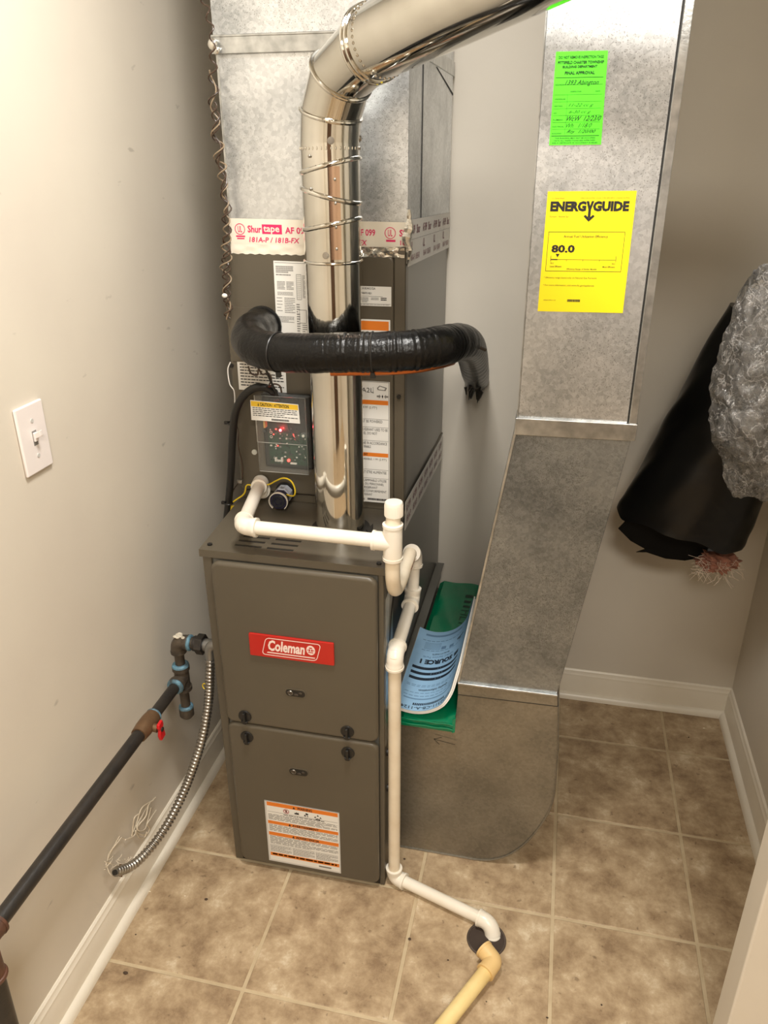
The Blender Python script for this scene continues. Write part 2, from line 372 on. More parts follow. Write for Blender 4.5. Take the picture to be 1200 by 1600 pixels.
class Label:
    """surface map f(u, v, h): u right 0..1, v down 0..1, h out of the sheet in metres"""
    def __init__(s, f, base, curved=0, thick=0.0004):
        s.f = f; s.mb = MB(); s.c = curved; n = max(1, curved); s.lv = thick
        top = [f(i/n, 0, thick) for i in range(n+1)]+[f(1-i/n, 1, thick) for i in range(n+1)]
        if not curved:
            s.mb.add(top+[f(0, 0, 0), f(1, 0, 0), f(1, 1, 0), f(0, 1, 0)], [(0, 1, 2, 3), (4, 5, 1, 0), (5, 6, 2, 1), (6, 7, 3, 2), (7, 4, 0, 3)], base)
        else:
            m_ = 8; vs = [f(i/n, j/m_, thick) for j in range(m_+1) for i in range(n+1)]
            s.mb.add(vs, [(j*(n+1)+i, j*(n+1)+i+1, (j+1)*(n+1)+i+1, (j+1)*(n+1)+i) for j in range(m_) for i in range(n)], base)
    def rect(s, x0, y0, x1, y1, m, lift=0.0002):
        h = s.lv+lift; n = max(1, int(s.c*abs(x1-x0))) if s.c else 1
        vs = [s.f(x0+(x1-x0)*i/n, y0, h) for i in range(n+1)]+[s.f(x0+(x1-x0)*i/n, y1, h) for i in range(n+1)]
        s.mb.add(vs, [(i, i+1, n+2+i, n+1+i) for i in range(n)], m); return s
    def poly(s, pts, m, lift=0.0003): s.mb.add([s.f(x, y, s.lv+lift) for x, y in pts], [tuple(range(len(pts)))], m); return s
    def line(s, x0, y0, x1, y1, w_, m, asp=1.0, lift=0.0003):
        dx, dy = (x1-x0)*asp, (y1-y0); l = math.hypot(dx, dy); nx, ny = -dy/l*w_/2/asp, dx/l*w_/2
        return s.poly([(x0+nx, y0+ny), (x1+nx, y1+ny), (x1-nx, y1-ny), (x0-nx, y0-ny)], m, lift)
    def text(s, t, x0, y0, x1, y1, m, bold=0.0, shear=0.0, lift=0.0004, flip=False):
        v, f = text_mesh(t, bold, shear); h = s.lv+lift
        vs = []
        for a, b in v:
            if flip: a, b = 1-a, 1-b
            vs.append(s.f(x0+(x1-x0)*a, y1+(y0-y1)*b, h))
        s.mb.add(vs, f, m); return s
    def micro(s, x0, y0, x1, y1, rows, m='ink_grey', fill=0.5, seed=1, gap=0.12):
        """body print too small to read: broken hairlines"""
        rg = random.Random(seed); dy = (y1-y0)/rows
        for i in range(rows):
            y = y0+i*dy; x = x0; xe = x1 if i % 4 != 3 else x0+(x1-x0)*rg.uniform(0.45, 0.9)
            while x < xe:
                w_ = (x1-x0)*rg.uniform(0.04, gap); s.rect(x, y, min(x+w_, xe), y+dy*fill, m); x += w_+(x1-x0)*0.015
        return s
    def build(s, name, parent, label=None):
        o = s.mb.build(name, None, parent, smooth=bool(s.c), recalc=False, sharp=60)
        if label: o['label'] = label
        return o
def plane(o, u, v, n, w_, h_):
    o, u, v, n = Vector(o), Vector(u).normalized(), Vector(v).normalized(), Vector(n).normalized()
    return lambda a, b, h: o+u*(w_*a)+v*(h_*b)+n*h
def front(x0, z1, x1, z0, y, tilt=0.0):
    """sheet facing -y"""
    u = Vector((math.cos(tilt), 0, math.sin(tilt))); v = Vector((math.sin(tilt), 0, -math.cos(tilt)))
    return plane((x0, y, z1), u, v, (0, -1, 0), x1-x0, z1-z0)

# ------------------------------------------------------------------ setting
XL, XR, YB, YF = -0.63, 0.80, 0.815, -2.7
XH = 1.9
TILE = 0.3048
def st(o, **k): o['kind'] = 'structure'; return o
floor = st(box('floor', (XL-0.1, YF-0.1, -0.06), (XH+0.1, YB+0.1, -0.0015), 'grout'))
st(box('wall_left', (XL-0.1, YF, 0), (XL, YB, CEIL), 'scuffed_paint'))
st(box('wall_back', (XL-0.1, YB, 0), (XR+0.1, YB+0.1, CEIL), 'wall_paint'))
st(box('wall_right', (XR, -0.284, 0), (XR+0.1, YB, CEIL), 'wall_paint'))
st(box('wall_front_right', (0.572, -0.346, 0), (XH, -0.284, CEIL), 'wall_paint', bevel=0.004, seg=3))
st(box('wall_hall_right', (XH, YF, 0), (XH+0.1, -0.346, CEIL), 'wall_paint'))
st(box('wall_hall_end', (XL-0.1, YF-0.1, 0), (XH+0.1, YF, CEIL), 'wall_paint'))
st(box('ceiling', (XL-0.1, YF-0.1, CEIL), (XH+0.1, YB+0.1, CEIL+0.1), 'ceiling_paint'))
# tiles
gp = 0.0034
tile_meshes = {}
for i in range(-3, 7):
    for j in range(-9, 3):
        x0, x1, y0, y1 = i*TILE+gp, (i+1)*TILE-gp, j*TILE+gp, (j+1)*TILE-gp
        x0 = max(x0, XL+0.001); x1 = min(x1, (XR if y0 > -0.33 else XH)-0.001); y0 = max(y0, YF+0.001); y1 = min(y1, YB-0.001)
        if x1-x0 < 0.01 or y1-y0 < 0.01: continue
        key = (round(x1-x0, 4), round(y1-y0, 4))
        if key not in tile_meshes:
            t = box('tile', (0, 0, -0.006), (x1-x0, y1-y0, 0.0), 'tile', floor, bevel=0.0022)
            tile_meshes[key] = t
        else:
            t = tile_meshes[key].copy(); COL.objects.link(t); t.parent = floor
        t.location = (x0, y0, -0.0002)
# baseboards: board with a stepped top and a quarter-round shoe
prof = [(0, 0), (0.011, 0), (0.011, 0.070), (0.0095, 0.074), (0.0095, 0.082), (0.006, 0.088), (0.0055, 0.094), (0.002, 0.098), (0, 0.098)]
shoe = [(0.0112, 0)]+[(0.0112+0.015*math.cos(R(a)), 0.019*math.sin(R(a))) for a in range(0, 91, 15)]
def baseboard(name, o, d, L_, nrm):
    o = Vector(o); d = Vector(d).normalized(); n = Vector(nrm)
    b = st(MB().prism([o+n*a+Vector((0, 0, h)) for a, h in prof], d*L_).build(name, 'trim_paint', sharp=30))
    MB().prism([o+n*a+Vector((0, 0, h)) for a, h in shoe], d*L_).build('shoe_moulding', 'trim_paint', b, sharp=30)
baseboard('baseboard_left', (XL, YF, 0), (0, 1, 0), YB-YF, (1, 0, 0))
baseboard('baseboard_back', (0.29, YB, 0), (1, 0, 0), XR-0.29, (0, -1, 0))
baseboard('baseboard_right', (XR, -0.283, 0), (0, 1, 0), YB+0.283, (-1, 0, 0))
# unseen brown hall door, added as a dark band for the flue's reflections
hd = st(box('added_door', (0.05, YF, 0.005), (0.83, YF+0.035, 2.03), 'added_door_brown', bevel=0.002))
for zz in ((0.25, 0.95), (1.10, 1.85)):
    for xx in ((0.15, 0.40), (0.48, 0.73)):
        box('door_panel', (xx[0], YF+0.035, zz[0]), (xx[1], YF+0.043, zz[1]), 'added_door_brown', hd, bevel=0.004)
MB().ball((0.77, YF+0.075, 1.0), 0.028).tube([(0.77, YF+0.034, 1.0), (0.77, YF+0.06, 1.0)], 0.012, 16).build('added_door_knob', 'brass', hd)
# ceiling fixtures behind the frame
def ceiling_lamp(loc, label):
    t = empty('ceiling_light', (loc[0], loc[1], CEIL), label, 'light', 'ceiling lights above the frame')
    MB().disc((loc[0], loc[1], CEIL-0.016), (0, 0, 1), 0.15, 0.016, 40).build('lamp_base', 'trim_paint', t)
    return t

# ------------------------------------------------------------------ furnace
FX0, FX1, FH = -0.445, -0.077, 0.838
fur = empty('furnace', (-0.261, 0.38, 0), 'brown-grey upright gas furnace with two front doors and a red nameplate', 'furnace')
cab = MB()
def XRf(y): return FX1-0.0115*min(1, max(0, y)/0.25)
def XLf(y): return FX0-0.0155*min(1, max(0, y)/0.25)
cab.prism([(XLf(0)+0.003, 0.004, 0.006), (XRf(0)-0.001, 0.004, 0.006), (XRf(0.25)-0.001, 0.25, 0.006), (XRf(0.8)-0.001, 0.80, 0.006), (XLf(0.8)+0.003, 0.80, 0.006), (XLf(0.25)+0.003, 0.25, 0.006)], (0, 0, 0.830))
cab.build('cabinet', 'furnace_side', fur, bevel=0.002)
# front frame rails either side of the doors
MB().box((FX0, -0.001, 0.0), (FX0+0.02, 0.03, 0.822)).build('front_rail', 'furnace_paint', fur, bevel=0.003)
MB().box((FX1-0.012, -0.001, 0.0), (FX1, 0.03, 0.822)).build('front_rail', 'furnace_paint', fur, bevel=0.003)
MB().box((FX0+0.004, 0.0, 0.001), (FX1-0.002, 0.03, 0.02)).build('kick_plate', 'furnace_dark', fur, bevel=0.002)
# top deck with a folded lip and five vent slots (real holes cut by building the deck in strips)
slots = [(-0.385, -0.328, 0.066, 0.074), (-0.316, -0.262, 0.066, 0.074), (-0.387, -0.331, 0.046, 0.054), (-0.318, -0.262, 0.046, 0.054), (-0.387, -0.331, 0.026, 0.034), (-0.320, -0.265, 0.026, 0.034)]
dk = MB()
def deck(z0, z1, X0, X1, Y0, Y1):
    ys = sorted(set([Y0, Y1, 0.25]+[s_[2] for s_ in slots]+[s_[3] for s_ in slots]))
    for a, b_ in zip(ys, ys[1:]):
        row = sorted([s_ for s_ in slots if s_[2] <= a+1e-6 and s_[3] >= b_-1e-6])
        x = X0
        cuts = [(None, None)]+[(s_[0], s_[1]) for s_ in row]
        for k, (l_, r_) in enumerate(cuts):
            la, lb_ = (XLf(a)-0.004, XLf(b_)-0.004) if k == 0 else (r_, r_)
            if k+1 < len(cuts): ra, rb = cuts[k+1][0], cuts[k+1][0]
            else: ra, rb = XRf(a)+0.002, XRf(b_)+0.002
            dk.prism([(la, a, z0), (ra, a, z0), (rb, b_, z0), (lb_, b_, z0)], (0, 0, z1-z0))
deck(0.834, 0.838, FX0-0.004, FX1+0.002, 0.0, 0.80)
dk.box((FX0-0.004, -0.004, 0.822), (FX1+0.002, 0.0, 0.838))
bm_d = dk.build('top_deck', 'furnace_paint', fur, smooth=False)
bm_d['label'] = 'top deck with black vent slots'
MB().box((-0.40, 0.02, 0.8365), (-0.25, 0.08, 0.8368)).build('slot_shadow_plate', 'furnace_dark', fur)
for k, (x, y) in enumerate([(FX0+0.010, 0.018), (FX1-0.012, 0.012)]):
    MB().disc((x, y, 0.838), (0, 0, 1), 0.005, 0.003, 12).build('screw', 'black_plastic', fur)
def door(name, x0, x1, z0, z1, lab):
    o = MB().prism([(x0+a, -0.001, z0+b_) for a, b_ in rrect(x1-x0, z1-z0, 0.018)], (0, -0.016, 0)).build(name, 'furnace_paint', fur, bevel=0.008, seg=4, sharp=50)
    o['label'] = lab; return o
dr1 = door('door_panel', FX0+0.022, FX1-0.010, 0.4295, 0.820, 'upper door panel with the red nameplate')
dr2 = door('door_panel', FX0+0.022, FX1-0.010, 0.018, 0.4265, 'lower door panel with the orange warning label')
YD = -0.017
for (x, z, up_) in ((-0.378, 0.452, 1), (-0.152, 0.451, 1), (-0.378, 0.396, 0), (-0.152, 0.395, 0)):
    d_ = dr1 if up_ else dr2
    k = MB().disc((x, YD, z), (0, -1, 0), 0.0145, 0.003, 28)
    k.build('latch_knob', 'black_plastic', d_, bevel=0.001)
    g = MB().box((x-0.003, YD-0.010, z-0.012), (x+0.003, YD-0.002, z+0.012))
    g.prism([(x-0.008, YD-0.002, z-0.010), (x+0.008, YD-0.002, z-0.010), (x+0.004, YD-0.002, z-0.017), (x-0.004, YD-0.002, z-0.017)], (0, -0.006, 0))
    g.build('latch_grip', 'black_plastic', d_, bevel=0.0015)
for (x, z, d_) in ((-0.261, 0.531, dr1), (-0.265, 0.319, dr2)):
    # oval sight port: raised rim, dark glass, a visible burner bit
    def oval(rx, rz, n=32): return [(x+(rx-rz)*(1 if math.cos(2*math.pi*k/n) > 0 else -1)+rz*math.cos(2*math.pi*k/n), YD, z+rz*math.sin(2*math.pi*k/n)) for k in range(n)]
    s_ = MB().prism(oval(0.0235, 0.0105), (0, -0.0012, 0), 'furnace_paint')
    s_.prism([Vector(q)+Vector((0, -0.0012, 0)) for q in oval(0.021, 0.0082)], (0, -0.0004, 0), 'furnace_dark')
    for a, b_, c_ in ((-0.012, 0.001, 0.004), (0.002, -0.003, 0.003), (0.011, 0.002, 0.0025)):
        s_.ball((x+a, YD-0.0022, z+b_), c_, 'brown_pipe', sy=0.3, sx=1.6)
    s_.torus((x-0.011, YD-0.002, z), (0, 1, 0), 0.005, 0.0008, 16, 6, 'conduit')
    s_.build('sight_port', None, d_)
# nameplate
lb = Label(front(-0.351, 0.667, -0.175, 0.616, YD-0.0045, 0.0), 'badge_red')
asp = 0.176/0.051
def rr_par(x0, y0, x1, y1, sk, r, n=5):
    """rounded parallelogram outline in label units (x in label widths)"""
    pts = []
    for cx, cy, a0 in ((x1-r/asp, y0+r, -90), (x1-r/asp, y1-r, 0), (x0+r/asp, y1-r, 90), (x0+r/asp, y0+r, 180)):
        for k in range(n+1):
            a = R(a0+90*k/n); px, py = cx+r/asp*math.cos(a), cy+r*math.sin(a)
            pts.append((px+sk*(0.5-py), py))
    return pts
o_ = rr_par(0.17, 0.08, 0.83, 0.90, 0.075, 0.16); i_ = rr_par(0.178, 0.115, 0.822, 0.865, 0.075, 0.13)
for k in range(len(o_)):
    a, b_, c_, d_ = o_[k], o_[(k+1) % len(o_)], i_[(k+1) % len(o_)], i_[k]
    lb.poly([a, b_, c_, d_], 'badge_white')
lb.text('Coleman', 0.225, 0.17, 0.665, 0.68, 'badge_white', bold=0.035, shear=0.18)
lb.poly([(0.215, 0.74), (0.785, 0.74), (0.778, 0.79), (0.205, 0.79)], 'badge_white')
cx, cy = 0.735, 0.42
lb.poly([(cx+0.052*math.cos(2*math.pi*k/28), cy+0.22*math.sin(2*math.pi*k/28)) for k in range(28)], 'badge_white')
for (x0, y0, x1, y1) in ((-0.018, -0.13, 0.018, -0.08), (-0.024, -0.05, -0.006, 0.05), (0.006, -0.05, 0.024, 0.05), (-0.03, 0.08, 0.03, 0.12), (-0.04, -0.03, -0.03, 0.02), (0.03, -0.03, 0.04, 0.02)):
    lb.rect(cx+x0, cy+y0, cx+x1, cy+y1, 'badge_red', 0.0006)
bd = lb.build('nameplate', dr1, 'red nameplate with white lettering and lantern emblem')
MB().prism([(-0.352+a, YD, 0.615+b_) for a, b_ in rrect(0.178, 0.053, 0.003)], (0, -0.0046, 0)).build('nameplate_back', 'badge_red', dr1, bevel=0.001)
# warning label
lb = Label(front(-0.351, 0.221, -0.176, 0.034, YD-0.0002, -0.004), 'label_silver')
lb.rect(0.0, 0.0, 1.0, 0.006, 'ink_grey'); lb.rect(0.025, 0.012, 0.985, 0.975, 'paper', 0.0001)
for y0, y1 in ((0.015, 0.075), (0.315, 0.365), (0.50, 0.555), (0.845, 0.90)): lb.rect(0.03, y0, 0.98, y1, 'label_orange')
lb.text('WARNING', 0.44, 0.025, 0.64, 0.067, 'ink', 0.03); lb.text('AVERTISSEMENT', 0.36, 0.322, 0.72, 0.358, 'ink', 0.03); lb.text('ADVERTENCIA', 0.40, 0.508, 0.72, 0.547, 'ink', 0.03)
for x_, y_ in ((0.38, 0.066), (0.31, 0.357), (0.35, 0.547)): lb.poly([(x_, y_), (x_+0.035, y_), (x_+0.0175, y_-0.038)], 'ink', 0.0005)
for i_r in range(16):
    a = 2*math.pi*i_r/16; b2 = 2*math.pi*(i_r+1)/16; cx, cy = 0.29, 0.125
    lb.poly([(cx+0.04*math.cos(a), cy+0.036*math.sin(a)), (cx+0.04*math.cos(b2), cy+0.036*math.sin(b2)), (cx+0.031*math.cos(b2), cy+0.028*math.sin(b2)), (cx+0.031*math.cos(a), cy+0.028*math.sin(a))], 'ink_red')
lb.line(0.262, 0.102, 0.318, 0.148, 0.008, 'ink_red'); lb.rect(0.28, 0.105, 0.30, 0.145, 'ink')
lb.poly([(0.40, 0.145), (0.405, 0.12), (0.42, 0.125), (0.43, 0.105), (0.44, 0.122), (0.455, 0.11), (0.465, 0.145)], 'ink')
lb.poly([(0.545, 0.11), (0.565, 0.095), (0.59, 0.11), (0.578, 0.13), (0.562, 0.128)], 'ink'); lb.poly([(0.53, 0.13), (0.548, 0.125), (0.56, 0.15), (0.535, 0.152)], 'ink'); lb.rect(0.57, 0.14, 0.585, 0.155, 'ink')
for dx, dy in ((0, -0.028), (-0.035, 0.0), (0.035, 0.0), (0.0, 0.022), (-0.02, 0.03), (0.02, 0.03)): lb.poly([(0.715+dx-0.016, 0.135+dy+0.012), (0.715+dx, 0.135+dy-0.014), (0.715+dx+0.016, 0.135+dy+0.012)], 'ink')
lb.rect(0.035, 0.165, 0.975, 0.17, 'ink_grey'); lb.micro(0.25, 0.18, 0.8, 0.195, 1, 'ink', 0.7, 2)
lb.micro(0.04, 0.205, 0.97, 0.30, 6, seed=3); lb.micro(0.04, 0.375, 0.97, 0.485, 7, seed=4); lb.micro(0.04, 0.565, 0.97, 0.70, 8, seed=5)
for x0, x1 in ((0.045, 0.33), (0.355, 0.65), (0.675, 0.965)):
    lb.rect(x0-0.008, 0.71, x0-0.004, 0.84, 'ink_grey'); lb.rect(x0-0.008, 0.71, x1+0.004, 0.714, 'ink_grey'); lb.micro(x0, 0.725, x1, 0.835, 8, seed=int(x0*100))
lb.micro(0.06, 0.858, 0.95, 0.885, 1, 'ink_red', 0.9, 9); lb.rect(0.70, 0.93, 0.87, 0.955, 'ink_grey')
lb.build('warning_label', dr2, 'white warning label with orange bands')
# side details on the right flank
MB().torus((FX1-0.010, 0.195, 0.615), (1, 0, 0), 0.125, 0.007, 48, 8).disc((FX1-0.012, 0.195, 0.615), (1, 0, 0), 0.122, 0.006, 48).build('side_knockout', 'furnace_dark', fur)
MB().box((FX1-0.012, 0.10, 0.400), (FX1+0.004, 0.76, 0.446)).box((FX1-0.01, 0.10, 0.446), (FX1+0.012, 0.76, 0.449)).build('filter_rack_flange', 'furnace_side', fur, bevel=0.001)
MB().prism([(FX1-0.0005, 0.012, 0.40), (FX1-0.0025, 0.055, 0.40), (FX1-0.0018, 0.04, 0.60), (FX1-0.0028, 0.06, 0.76), (FX1-0.0005, 0.012, 0.76)], (0.0012, 0, 0)).build('side_edge_strip', 'steel_strip', fur)
for z in (0.40, 0.30):
    MB().disc((FX1, 0.03, z-0.03), (1, 0, 0), 0.009, 0.006, 14).build('side_plug', 'black_plastic', fur)

# ------------------------------------------------------------------ evaporator coil case
CX0, CX1, CYF = -0.462, -0.090, 0.250
coil = empty('coil_cabinet', (-0.276, 0.5, 0.838), 'brown-grey metal coil case standing on the furnace, covered in stickers', 'coil case')
MB().box((CX0+0.003, CYF+0.012, 0.838), (CX1, 0.805, 1.385)).build('cabinet', 'furnace_side', coil, bevel=0.002)
MB().box((CX1-0.022, CYF+0.002, 0.839), (CX1+0.001, CYF+0.03, 1.384)).build('corner_post', 'furnace_paint', coil, bevel=0.003)
MB().prism([(CX0+a, CYF+0.014, 0.858+b_) for a, b_ in rrect(CX1-0.022-CX0, 0.510, 0.012)], (0, -0.012, 0)).build('front_panel', 'furnace_paint', coil, bevel=0.005, seg=3, sharp=50)
MB().box((CX0+0.002, CYF+0.006, 0.8385), (CX1-0.002, CYF+0.03, 0.856)).build('bottom_rail', 'furnace_paint', coil, bevel=0.001)
YC = CYF+0.002
def screw(parent, p_, n, r=0.0045, m='black_plastic', name='screw'):
    n = Vector(n); MB().disc(p_, n, r, 0.003, 12).disc(Vector(p_)+n*0.003, n, r*0.6, 0.001, 6).build(name, m, parent)
screw(coil, (-0.101, CYF+0.002, 1.095), (0, -1, 0)); screw(coil, P(404, 490, 'y', YC), (0, -1, 0), 0.006); screw(coil, P(362, 571, 'y', YC), (0, -1, 0))
# inset cover plate by the line set stubs
MB().box((CX0+0.008, YC-0.0015, 1.150), (-0.385, YC, 1.262)).build('access_plate', 'furnace_paint', coil, bevel=0.0005)
# wiring diagram
lb = Label(front(-0.353, 1.354, -0.284, 1.17, YC, -0.012), 'paper')
lb.rect(0.03, 0.015, 0.97, 0.02, 'ink_grey'); lb.micro(0.06, 0.05, 0.58, 0.125, 4, 'ink_grey', 0.75, 1, 0.05); lb.micro(0.06, 0.135, 0.5, 0.16, 1, 'ink_grey', 0.5, 22)
lb.micro(0.08, 0.21, 0.32, 0.30, 6, 'ink_grey', 0.5, 2, 0.3); lb.micro(0.36, 0.21, 0.58, 0.30, 6, 'ink_grey', 0.5, 3, 0.3); lb.micro(0.08, 0.32, 0.55, 0.36, 3, seed=4)
lb.micro(0.05, 0.38, 0.22, 0.55, 5, 'ink_grey', 0.2, 5, 0.6); lb.micro(0.28, 0.38, 0.60, 0.55, 9, 'ink_grey', 0.4, 6, 0.3); lb.micro(0.08, 0.58, 0.56, 0.65, 5, seed=7)
for (x0, y0, x1, y1) in ((0.66, 0.13, 0.80, 0.39), (0.72, 0.50, 0.92, 0.64)):
    lb.rect(x0, y0, x1, y0+0.006, 'ink_grey'); lb.rect(x0, y1, x1, y1+0.006, 'ink_grey'); lb.rect(x0, y0, x0+0.012, y1, 'ink_grey'); lb.rect(x1, y0, x1+0.012, y1, 'ink_grey')
for k in range(12): lb.rect(0.67, 0.15+k*0.02, 0.79, 0.154+k*0.02, 'ink_grey')
lb.micro(0.84, 0.14, 0.92, 0.38, 18, 'ink_grey', 0.5, 8, 1); lb.micro(0.64, 0.44, 0.74, 0.80, 14, 'ink_grey', 0.5, 9, 0.8); lb.micro(0.80, 0.66, 0.94, 0.84, 8, 'ink_grey', 0.4, 10, 0.8)
lb.rect(0.94, 0.5, 0.95, 0.84, 'ink_grey'); lb.micro(0.2, 0.78, 0.6, 0.82, 2, 'ink_grey', 0.6, 11, 0.2)
lb.build('wiring_diagram', coil, 'white sticker with wiring diagram print')
# rating plate (the square code is left out)
lb = Label(front(-0.182, 1.311, -0.117, 1.274, YC), 'paper')
lb.text('TCA1B24A21S2A', 0.03, 0.05, 0.52, 0.16, 'ink', 0.01); lb.text('W0B0751821', 0.03, 0.30, 0.40, 0.40, 'ink', 0.01); lb.rect(0.03, 0.5, 0.74, 0.52, 'ink_grey')
lb.micro(0.03, 0.58, 0.30, 0.85, 4, seed=2, gap=0.3); lb.micro(0.38, 0.58, 0.62, 0.72, 2, seed=3, gap=0.3); lb.micro(0.68, 0.56, 0.86, 0.74, 2, 'ink', 0.6, 4, 0.5); lb.rect(0.02, 0.88, 0.98, 0.9, 'ink_grey'); lb.micro(0.03, 0.92, 0.95, 0.97, 1, seed=5)
lb.build('rating_label', coil, 'small white rating label')
# orange flammability sticker behind the line set
lb = Label(front(-0.179, 1.248, -0.119, 1.17, YC), 'paper')
lb.rect(0.03, 0.04, 0.95, 0.27, 'label_orange'); lb.text('WHICH MAY BE IGNITION', 0.04, 0.31, 0.95, 0.40, 'ink'); lb.text('SOURCES, OTHER THAN', 0.04, 0.44, 0.95, 0.53, 'ink'); lb.micro(0.05, 0.58, 0.9, 0.95, 4, 'ink', 0.4, 7)
lb.build('ignition_label', coil, 'small label with one orange band')
# tall flammable refrigerant label
lb = Label(front(-0.190, 1.124, -0.120, 0.856, YC), 'paper')
K = lambda y: (y-0)/1.0
lb.line(0.02, 0.004, 0.98, 0.004, 0.004, 'ink_grey', 0.26); lb.rect(0.965, 0.0, 0.98, 1.0, 'ink_grey')
lb.text('A2L', 0.16, 0.052, 0.52, 0.088, 'ink', -0.005); lb.rect(0.50, 0.045, 0.515, 0.095, 'ink_grey')
lb.poly([(0.62, 0.05), (0.70, 0.03), (0.92, 0.045), (0.88, 0.07), (0.64, 0.065)], 'ink_grey'); lb.poly([(0.66, 0.052), (0.71, 0.038), (0.87, 0.05), (0.84, 0.063), (0.68, 0.06)], 'paper', 0.0004)
lb.poly([(0.76, 0.115), (0.785, 0.10), (0.81, 0.115), (0.785, 0.13)], 'ink')
for sg in (-1, 1):
    c_ = 0.785
    lb.poly([(c_+sg*0.17, 0.108), (c_+sg*0.10, 0.108), (c_+sg*0.10, 0.098), (c_+sg*0.05, 0.115), (c_+sg*0.10, 0.132), (c_+sg*0.10, 0.122), (c_+sg*0.17, 0.122)], 'ink_grey')
lb.rect(0.03, 0.147, 0.955, 0.182, 'label_orange'); lb.text('(1.8 M² (2 FT²)', 0.10, 0.198, 0.62, 0.220, 'ink')
lb.rect(0.1, 0.297, 0.955, 0.300, 'ink_grey'); lb.text('MUST BE POWERED', 0.06, 0.306, 0.78, 0.328, 'ink'); lb.rect(0.1, 0.362, 0.955, 0.365, 'ink_grey')
lb.text('REFRIGERANT USED TO BE', 0.06, 0.372, 0.94, 0.394, 'ink'); lb.text('PANEL. DO NOT', 0.06, 0.404, 0.62, 0.425, 'ink'); lb.rect(0.1, 0.473, 0.955, 0.476, 'ink_grey')
lb.text('DONE IN ACCORDANCE', 0.06, 0.484, 0.92, 0.506, 'ink'); lb.text('FLAMMABLE', 0.06, 0.516, 0.42, 0.536, 'ink')
lb.rect(0.03, 0.575, 0.955, 0.607, 'label_orange'); lb.text('SEMENT', 0.06, 0.580, 0.32, 0.602, 'ink', 0.02); lb.text('ASPIRABLE, 1 M² (2 FT²)', 0.06, 0.62, 0.90, 0.642, 'ink')
lb.rect(0.1, 0.715, 0.955, 0.718, 'ink_grey'); lb.text('DOIT ETRE ALIMENTEE', 0.06, 0.728, 0.90, 0.75, 'ink'); lb.rect(0.1, 0.79, 0.955, 0.793, 'ink_grey')
for k, t_ in enumerate(('INFLAMMABLE UTILISE', 'PAR DU PERSONNEL', 'REFRIGERANT', 'ETRE CONFORMEMENT', 'CARBURANT')): lb.text(t_, 0.06, 0.80+k*0.031, (0.9, 0.82, 0.62, 0.9, 0.45)[k], 0.82+k*0.031, 'ink')
lb.micro(0.3, 0.965, 0.93, 0.985, 1, 'ink', 0.9, 3, 0.08)
lb.build('refrigerant_label', coil, 'tall white safety label with two orange bands')
# small text label behind the cable
lb = Label(front(-0.446, 1.158, -0.340, 1.090, YC, -0.01), 'paper')
lb.rect(0.02, 0.02, 0.98, 0.035, 'ink_grey'); lb.micro(0.05, 0.08, 0.95, 0.92, 9, 'ink', 0.35, 12)
lb.build('text_label', coil, 'white text label')
screw(coil, P(398, 706, 'y', YC), (0, -1, 0), 0.006, 'chip_white', 'cover_clip')
# diagonal printed seam tape on the right flank
lb = Label(plane((CX1+0.0042, 0.252, 0.862), (0, 0.545, -0.030), (0, -0.03, -0.545), (1, 0, 0), 0.546, 0.066), 'tape_white')
for k in range(7): lb.text('AF 099', 0.02+k*0.14, 0.15, 0.11+k*0.14, 0.42, 'ink_purple', 0.01); lb.text('181A-P', 0.03+k*0.14, 0.58, 0.12+k*0.14, 0.82, 'ink_purple', 0.01)
lb.build('seam_tape', coil, 'white printed foil tape along the lower side seam')

# ------------------------------------------------------------------ plenum
ple = empty('supply_plenum', (-0.265, 0.53, 1.385), 'galvanised sheet metal plenum box rising above the coil case', 'duct')
PX0, PX1, PYF = -0.440, -0.0875, 0.262
MB().box((PX0, PYF, 1.385), (PX1, 0.803, 1.708)).build('lower_section', 'galvanised', ple, bevel=0.0015)
MB().box((PX0-0.006, PYF-0.001, 1.735), (PX1, 0.803, CEIL)).build('upper_section', 'galvanised', ple, bevel=0.0015)
MB().box((PX0-0.008, PYF-0.007, 1.707), (PX1+0.003, 0.806, 1.736)).box((PX0-0.008, PYF-0.0085, 1.733), (PX1+0.003, PYF, 1.737)).build('slip_cleat', 'steel_strip', ple, bevel=0.0012)
MB().ball((PX0-0.002, PYF-0.012, 1.722), 0.010, sy=0.6).ball((PX0+0.004, PYF-0.012, 1.712), 0.007, sy=0.6).build('foil_wad', 'foil', ple)
MB().box((PX1-0.001, 0.395, 1.41), (PX1+0.0015, 0.398, 1.706)).build('side_crease', 'dark_gap', ple)
MB().prism([(PX1, 0.55, 1.705), (PX1, 0.556, 1.705), (PX1, 0.80, 1.672), (PX1, 0.80, 1.668)], (0.0015, 0, 0)).build('side_crease', 'dark_gap', ple)
MB().box((PX0-0.004, PYF+0.002, 1.36), (PX0, PYF+0.02, 1.71)).build('corner_seam', 'steel_strip', ple)
